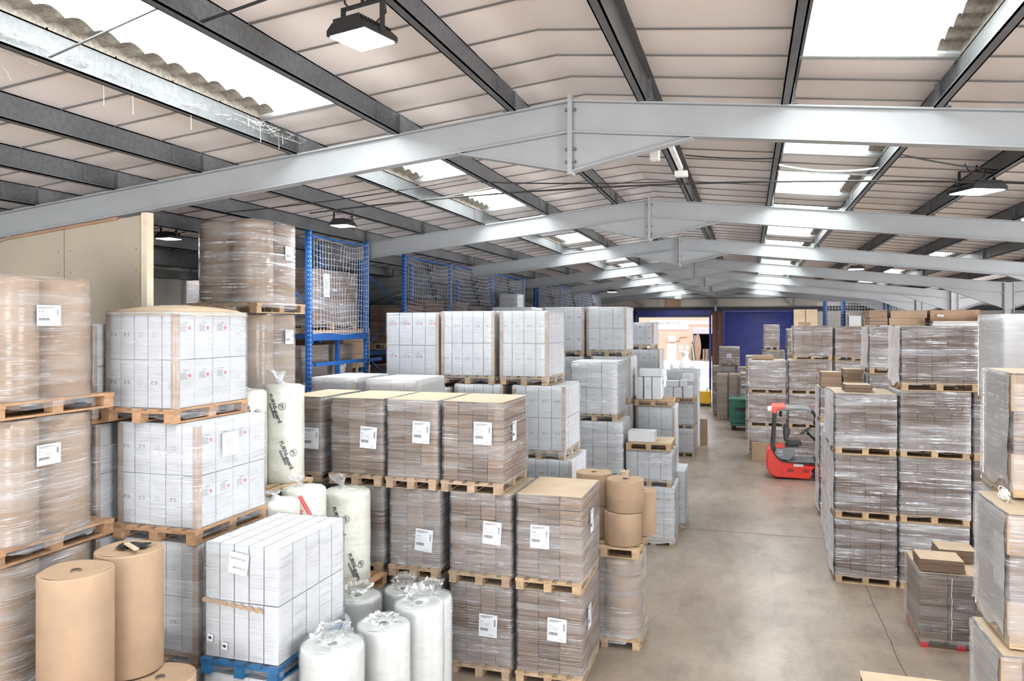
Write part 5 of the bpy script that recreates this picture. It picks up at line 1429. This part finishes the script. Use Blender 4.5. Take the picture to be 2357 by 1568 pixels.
# ---------------------------------------------------------------- lamps
def lamp(x, y, z, label, size=.42, power=120, drop=.3, rz=0.0, tilt=0.0):
    t = thing('high_bay_lamp', label, 'lamp', (x, y, z), rz); h = size / 2; t.rotation_euler = (tilt, 0, rz)
    s = MB(); s.prism([(-h, 0), (h, 0), (h, .035), (h * .72, .075), (-h * .72, .075), (-h, .035)], -h, h)
    n = 14
    for k in range(n): s.box(-h * .7, h * .7, -h + size * (k + .3) / n, -h + size * (k + .55) / n, .075, .10)
    b = s.build('housing', 'black', t, bevel=.006)
    s = MB(); s.box(-h * .9, h * .9, -h * .9, h * .9, -.006, .0); s.build('diffuser', 'lamp', t)
    s = MB()
    for sg in (-1, 1): s.box(*sorted((sg * (h + .002), sg * (h + .010))), -.02, .02, .02, .22)
    s.box(-h - .01, h + .01, -.02, .02, .215, .225); s.build('bracket', 'black', t)
    s = MB(); s.tube([(0, 0, .22), (0, 0, .22 + drop)], .012, 6)
    s.tube([(.05, .05, .1), (.13, .07, .17), (.15, .04, .25), (.08, .02, .27), (.0, 0, .22), (-.08, -.03, .20), (-.13, -.02, .25), (-.15, .0, .31)], .007, 6); s.build('flex', 'cable', t)
    d = bpy.data.lights.new('lamp_light', 'AREA'); d.shape = 'SQUARE'; d.size = size * .85; d.energy = power; d.color = (.90, .95, 1.0)
    o = bpy.data.objects.new('lamp_light', d); COL.objects.link(o); o.parent = t; o.location = (0, 0, -.012)
    return t
lamp(-2.30, 4.28, 6.27, 'large square high bay lamp hanging from the front purlin, top of the picture', .31, 20, .06, R(-14))
lamp(-5.95, 10.45, 6.0, 'starry bright high bay lamp above the near netted rack', .30, 45, .12)
lamp(-8.50, 9.65, 5.80, 'small lit lamp beside the fibre board partition', .28, 25, .02, 0, R(0))
lamp(2.45, 9.75, 5.98, 'flat lit lamp under the right-hand roof slope', .42, 25, .08, R(25))
lamp(2.80, 22.7, 5.98, 'small far lamp under the right-hand roof slope', .40, 25, .1)
lamp(-6.0, 35.0, 5.95, 'tiny far lit lamp above the furthest netted rack', .40, 25, .1)

# trunking, emergency light on the apex and its small sensor box
t = thing('cable_trunking', 'white trunking with a small emergency lamp box under the ridge purlin', 'trunking', (-.80, 8.9, 6.42))
s = MB(); s.rbox((0, 0, 0), (.05, 1.5, .05)); s.build('trunking', 'whitebox', t)
s = MB(); s.rbox((-.16, -.62, -.09), (.10, .12, .16)); s.build('lamp_box', 'whitebox', t, bevel=.01)
s = MB(); s.rbox((.0, .80, -.06), (.16, .12, .07)); s.build('junction_box', 'whitebox', t, bevel=.01)

# sagging cables and bracing rods
def cable(pts, r, label, mat='cable', sag=.0, name='cable'):
    a, b = Vector(pts[0]), Vector(pts[-1]); P = []
    for k in range(17):
        u = k / 16; p = a.lerp(b, u); p.z -= sag * 4 * u * (1 - u); P.append(p)
    s = MB(); s.tube([q - a for q in P], r, 6); o = s.build(name, mat, None, tuple(a)); tag(o, label, name.replace('_', ' ')); return o
cable([(-6.0, 9.6, 6.08), (3.0, 9.4, 5.98)], .012, 'long black cable crossing under the roof behind the first frame', sag=-.18)
cable([(-3.4, 9.6, 6.38), (-.9, 11.0, 6.5)], .010, 'short black cable rising to the ridge trunking', sag=.02)
cable([(-6.9, 8.9, 6.03), (-3.45, 9.2, 6.36)], .008, 'thin dark cable between two left purlins', sag=.04)
cable([(-.70, 9.0, 6.44), (.34, 9.3, 6.4)], .009, 'dark cable running right from the emergency lamp box', sag=.02)
cable([(1.55, 9.0, 6.30), (2.66, 9.7, 6.2)], .009, 'dark cable running to the right-hand lamp', sag=.02)
cable([(-4.62, 4.05, 6.30), (-3.45, 3.95, 6.52)], .008, 'dark anti-sag rod crossing the big front rooflight', 'galv', name='tie_rod')
cable([(-3.40, 4.15, 6.46), (-2.22, 4.0, 6.58)], .010, 'dark anti-sag rod at the top left between purlins', 'cable', name='tie_rod')
cable([(-4.6, 10.5, 6.33), (-3.44, 10.3, 6.44)], .008, 'pale tie rod beside the second bay rooflight', 'galvlight', name='tie_rod')
cable([(.36, 10.4, 6.46), (1.5, 10.5, 6.36)], .010, 'pale tie rod crossing the right-hand rooflight gap', 'galvlight', name='tie_rod')
cable([(.36, 10.1, 6.48), (1.5, 10.12, 6.38)], .014, 'drooping pale strap under the right-hand rooflight', 'galvlight', .06, 'strap')
cable([(-10.2, 8.4, 5.0), (-9.0, 7.2, 5.85)], .03, 'dark diagonal brace in the far left eaves', 'cable', name='brace')
cable([(-10.2, 12.3, 4.6), (-9.2, 13.0, 5.75)], .035, 'dark diagonal knee brace behind the tall kraft rolls', 'cable', name='brace')

# cobwebs
rg = random.Random(9)
def webs(name_label, cx, cy, cz, n, ex, ey, drop):
    s = MB()
    for k in range(n):
        x, y = rg.uniform(-ex, ex), rg.uniform(-ey, ey); z = -.107 * -x * 0
        s.tube([(x, y, 0), (x + rg.uniform(-.08, .08), y + rg.uniform(-.15, .15), -rg.uniform(.01, .05)), (x + rg.uniform(-.1, .1), y + rg.uniform(-.3, .3), -rg.uniform(0, .06))], .0016, 3)
    for k in range(drop):
        x, y = rg.uniform(-ex, ex), rg.uniform(-ey, ey); s.tube([(x, y, 0), (x + .005, y, -rg.uniform(.08, .3))], .0018, 3)
    o = s.build('cobweb', 'cobweb', None, (cx, cy, cz)); o['label'] = name_label; o['category'] = 'cobweb'; o['kind'] = 'stuff'
webs('wispy cobwebs along the purlin below the big front rooflight', -4.56, 4.6, 6.40, 40, .05, 1.0, 4)
webs('tangled cobwebs at the far corner of the big front rooflight', -4.5, 6.4, 6.42, 36, .10, .45, 4)
webs('cobwebs at the top left corner of the picture', -5.0, 3.9, 6.35, 14, .4, .3, 2)

# ---------------------------------------------------------------- end wall fittings
s = MB(); s.box(-.42, .42, -.02, .02, -.30, .30); o = s.build('wall_panel', 'kraft_dark', None, (-4.15, YE - .12, 5.78)); tag(o, 'brown square panel fixed on the end wall above the doorway', 'panel')
s = MB(); s.box(-.2, .2, -.06, .06, -.13, .13); o = s.build('junction_box', 'whitebox', None, (-3.85, YE - .42, 6.03), bevel=.01); tag(o, 'pale junction box on the end wall beam', 'junction box')
s = MB(); s.tube([(0, 0, 0), (0, 0, 5.1)], .03, 8); s.rbox((.12, 0, 3.9), (.14, .06, .14)); o = s.build('drain_pipe', 'galv', None, (-1.72, YE - .14, 0)); tag(o, 'thin pipe with a switch box on the brick pier', 'pipe')

# ---------------------------------------------------------------- yard and the building across it
s = MB(); s.box(-60, 40, YE, 66, -.25, -.01); struct(s.build('ground', 'apron'))
s = MB(); s.box(-60, 40, 66, 80, -.25, -.012); struct(s.build('road', 'road'))
s = MB(); s.box(-60, 40, 80, 130, -.25, -.008); struct(s.build('pavement', 'pave'))
t = thing('building', 'orange brick industrial unit across the yard with a white name board', 'building', (-9.5, 96, 0))
s = MB()
for a, b, c, d in ((-16, 3.02, 0, 6.2), (6.05, 14, 0, 6.2), (3.02, 6.05, 4.9, 6.2), (3.02, 6.05, 4.0, 4.9)): s.box(a, b, 0, .3, c, d)
s.add([(-16, 0, 6.2), (14, 0, 6.2), (14, 0, 5.0), (3.0, 0, 6.6), (-16, 0, 6.6)], [(0, 1, 3, 4)])
s.build('brick_wall', 'brick_out', t)
s = MB(); s.box(2.4, 14, -.06, .0, 4.35, 4.9); s.build('lintel_band', 'pave', t)
s = MB(); s.box(3.0, 6.1, -.02, .02, 3.25, 4.0)
for k in range(7): s.box(3.0, 6.1, -.04, -.02, 3.25 + .1 * k, 3.29 + .1 * k)
s.build('roller_shutter', 'lav', t)
s = MB(); s.box(3.0, 3.02, .3, 8, 0, 4); s.box(6.05, 6.07, .3, 8, 0, 4); s.box(3, 6.07, 8, 8.1, 0, 4); s.box(3, 6.07, .3, 8, 4.0, 4.1); s.build('dark_bay', 'darkin', t)
s = MB(); s.box(-2.2, 2.45, -.08, -.02, 3.75, 4.9, 0)
put_text(s, 'DORAN BROS. LTD.', lambda u, v: (-1.8 + u * .92, -.085, 4.42 + v), .42, 1, .03)
put_text(s, 'MANUFACTURERS', lambda u, v: (-.6 + u, -.085, 4.12 + v), .24, 1)
s.build('name_board', ['signw', 'grey'], t)
s = MB(); s.box(.0, .95, -.4, -.02, 2.25, 2.95); u = s.build('air_conditioner', 'signw', t, bevel=.03)
s = MB(); s.lathe([(.25, 0), (.25, .02)], 24, (0, 0, 0)); o = s.build('fan_grille', 'lav', u, (.36, -.40, 2.6)); o.rotation_euler = (R(90), 0, 0)
s = MB(); s.tube([(.95, -.06, 2.35), (1.4, -.06, 2.35), (1.45, -.06, 2.8), (2.3, -.06, 2.85)], .04, 6); s.build('pipe', 'kraft_dark', t)
s = MB(); s.box(-.1, 1.0, -.06, .0, 0, 2.05); s.build('door', 'signw', t)
for i, (x, z, a, b) in enumerate(((1.3, 1.35, .55, .45), (2.15, 1.3, .4, .5), (1.85, .85, .45, .35), (1.35, 1.0, .4, .2))):
    s = MB(); s.box(x, x + a, -.05, -.01, z, z + b); s.build('notice', 'signw', t)
# boards and pallets in the opposite bay
def plank(x, y, h, wd, mat, label, lean=.25, rnd_=False, group='boards leaning in the opposite bay'):
    s = MB(); n = 10; pr = []
    for k in range(n + 1):
        u = k / n; ww = wd / 2 * ((sin(pi * (.06 + .88 * u))) ** .6 if rnd_ else 1); pr.append((ww, u))
    P = [(-a + lean * b * 1.2, b * h) for a, b in pr] + [(a + lean * b * 1.2, b * h) for a, b in reversed(pr)]
    s.prism(P, 0, .06); o = s.build('board', mat, None, (x, y, 0)); tag(o, label, 'board', group)
plank(-5.85, 95.2, 3.2, .75, 'kraft_dark', 'brown rounded board, widest in the opposite bay', -.02, True)
plank(-6.20, 95.35, 3.1, .5, 'grey', 'dark rounded board behind the brown one', -.02, True)
plank(-6.45, 95.1, 2.3, .3, 'green', 'green striped narrow board in the opposite bay', -.05, True)
plank(-6.30, 95.0, 2.0, .14, 'kraft_pale', 'pale narrow strip leaning at the opposite bay edge', -.2)
plank(-3.95, 93.9, 1.75, .22, 'kraft_pale', 'pale plank leaning right in the opposite bay', .25)
plank(-3.80, 93.7, 1.5, .2, 'signw', 'white plank leaning right in the opposite bay', .28)
for i in range(10):
    empty_pallet(-5.25, -4.35, 94.6, 95.6, .0 + .1405 * i, 'empty pallet in the opposite bay, %s of ten' % ('bottom', 'second', 'third', 'fourth', 'fifth', 'sixth', 'seventh', 'eighth', 'ninth', 'top')[i], 'x', 'wood_old')
for i in range(4):
    empty_pallet(-4.3, -3.6, 94.4, 95.2, .0 + .1405 * i, 'low stack empty pallet in the opposite bay, %s of four' % ('bottom', 'second', 'third', 'top')[i], 'x', 'wood_old')
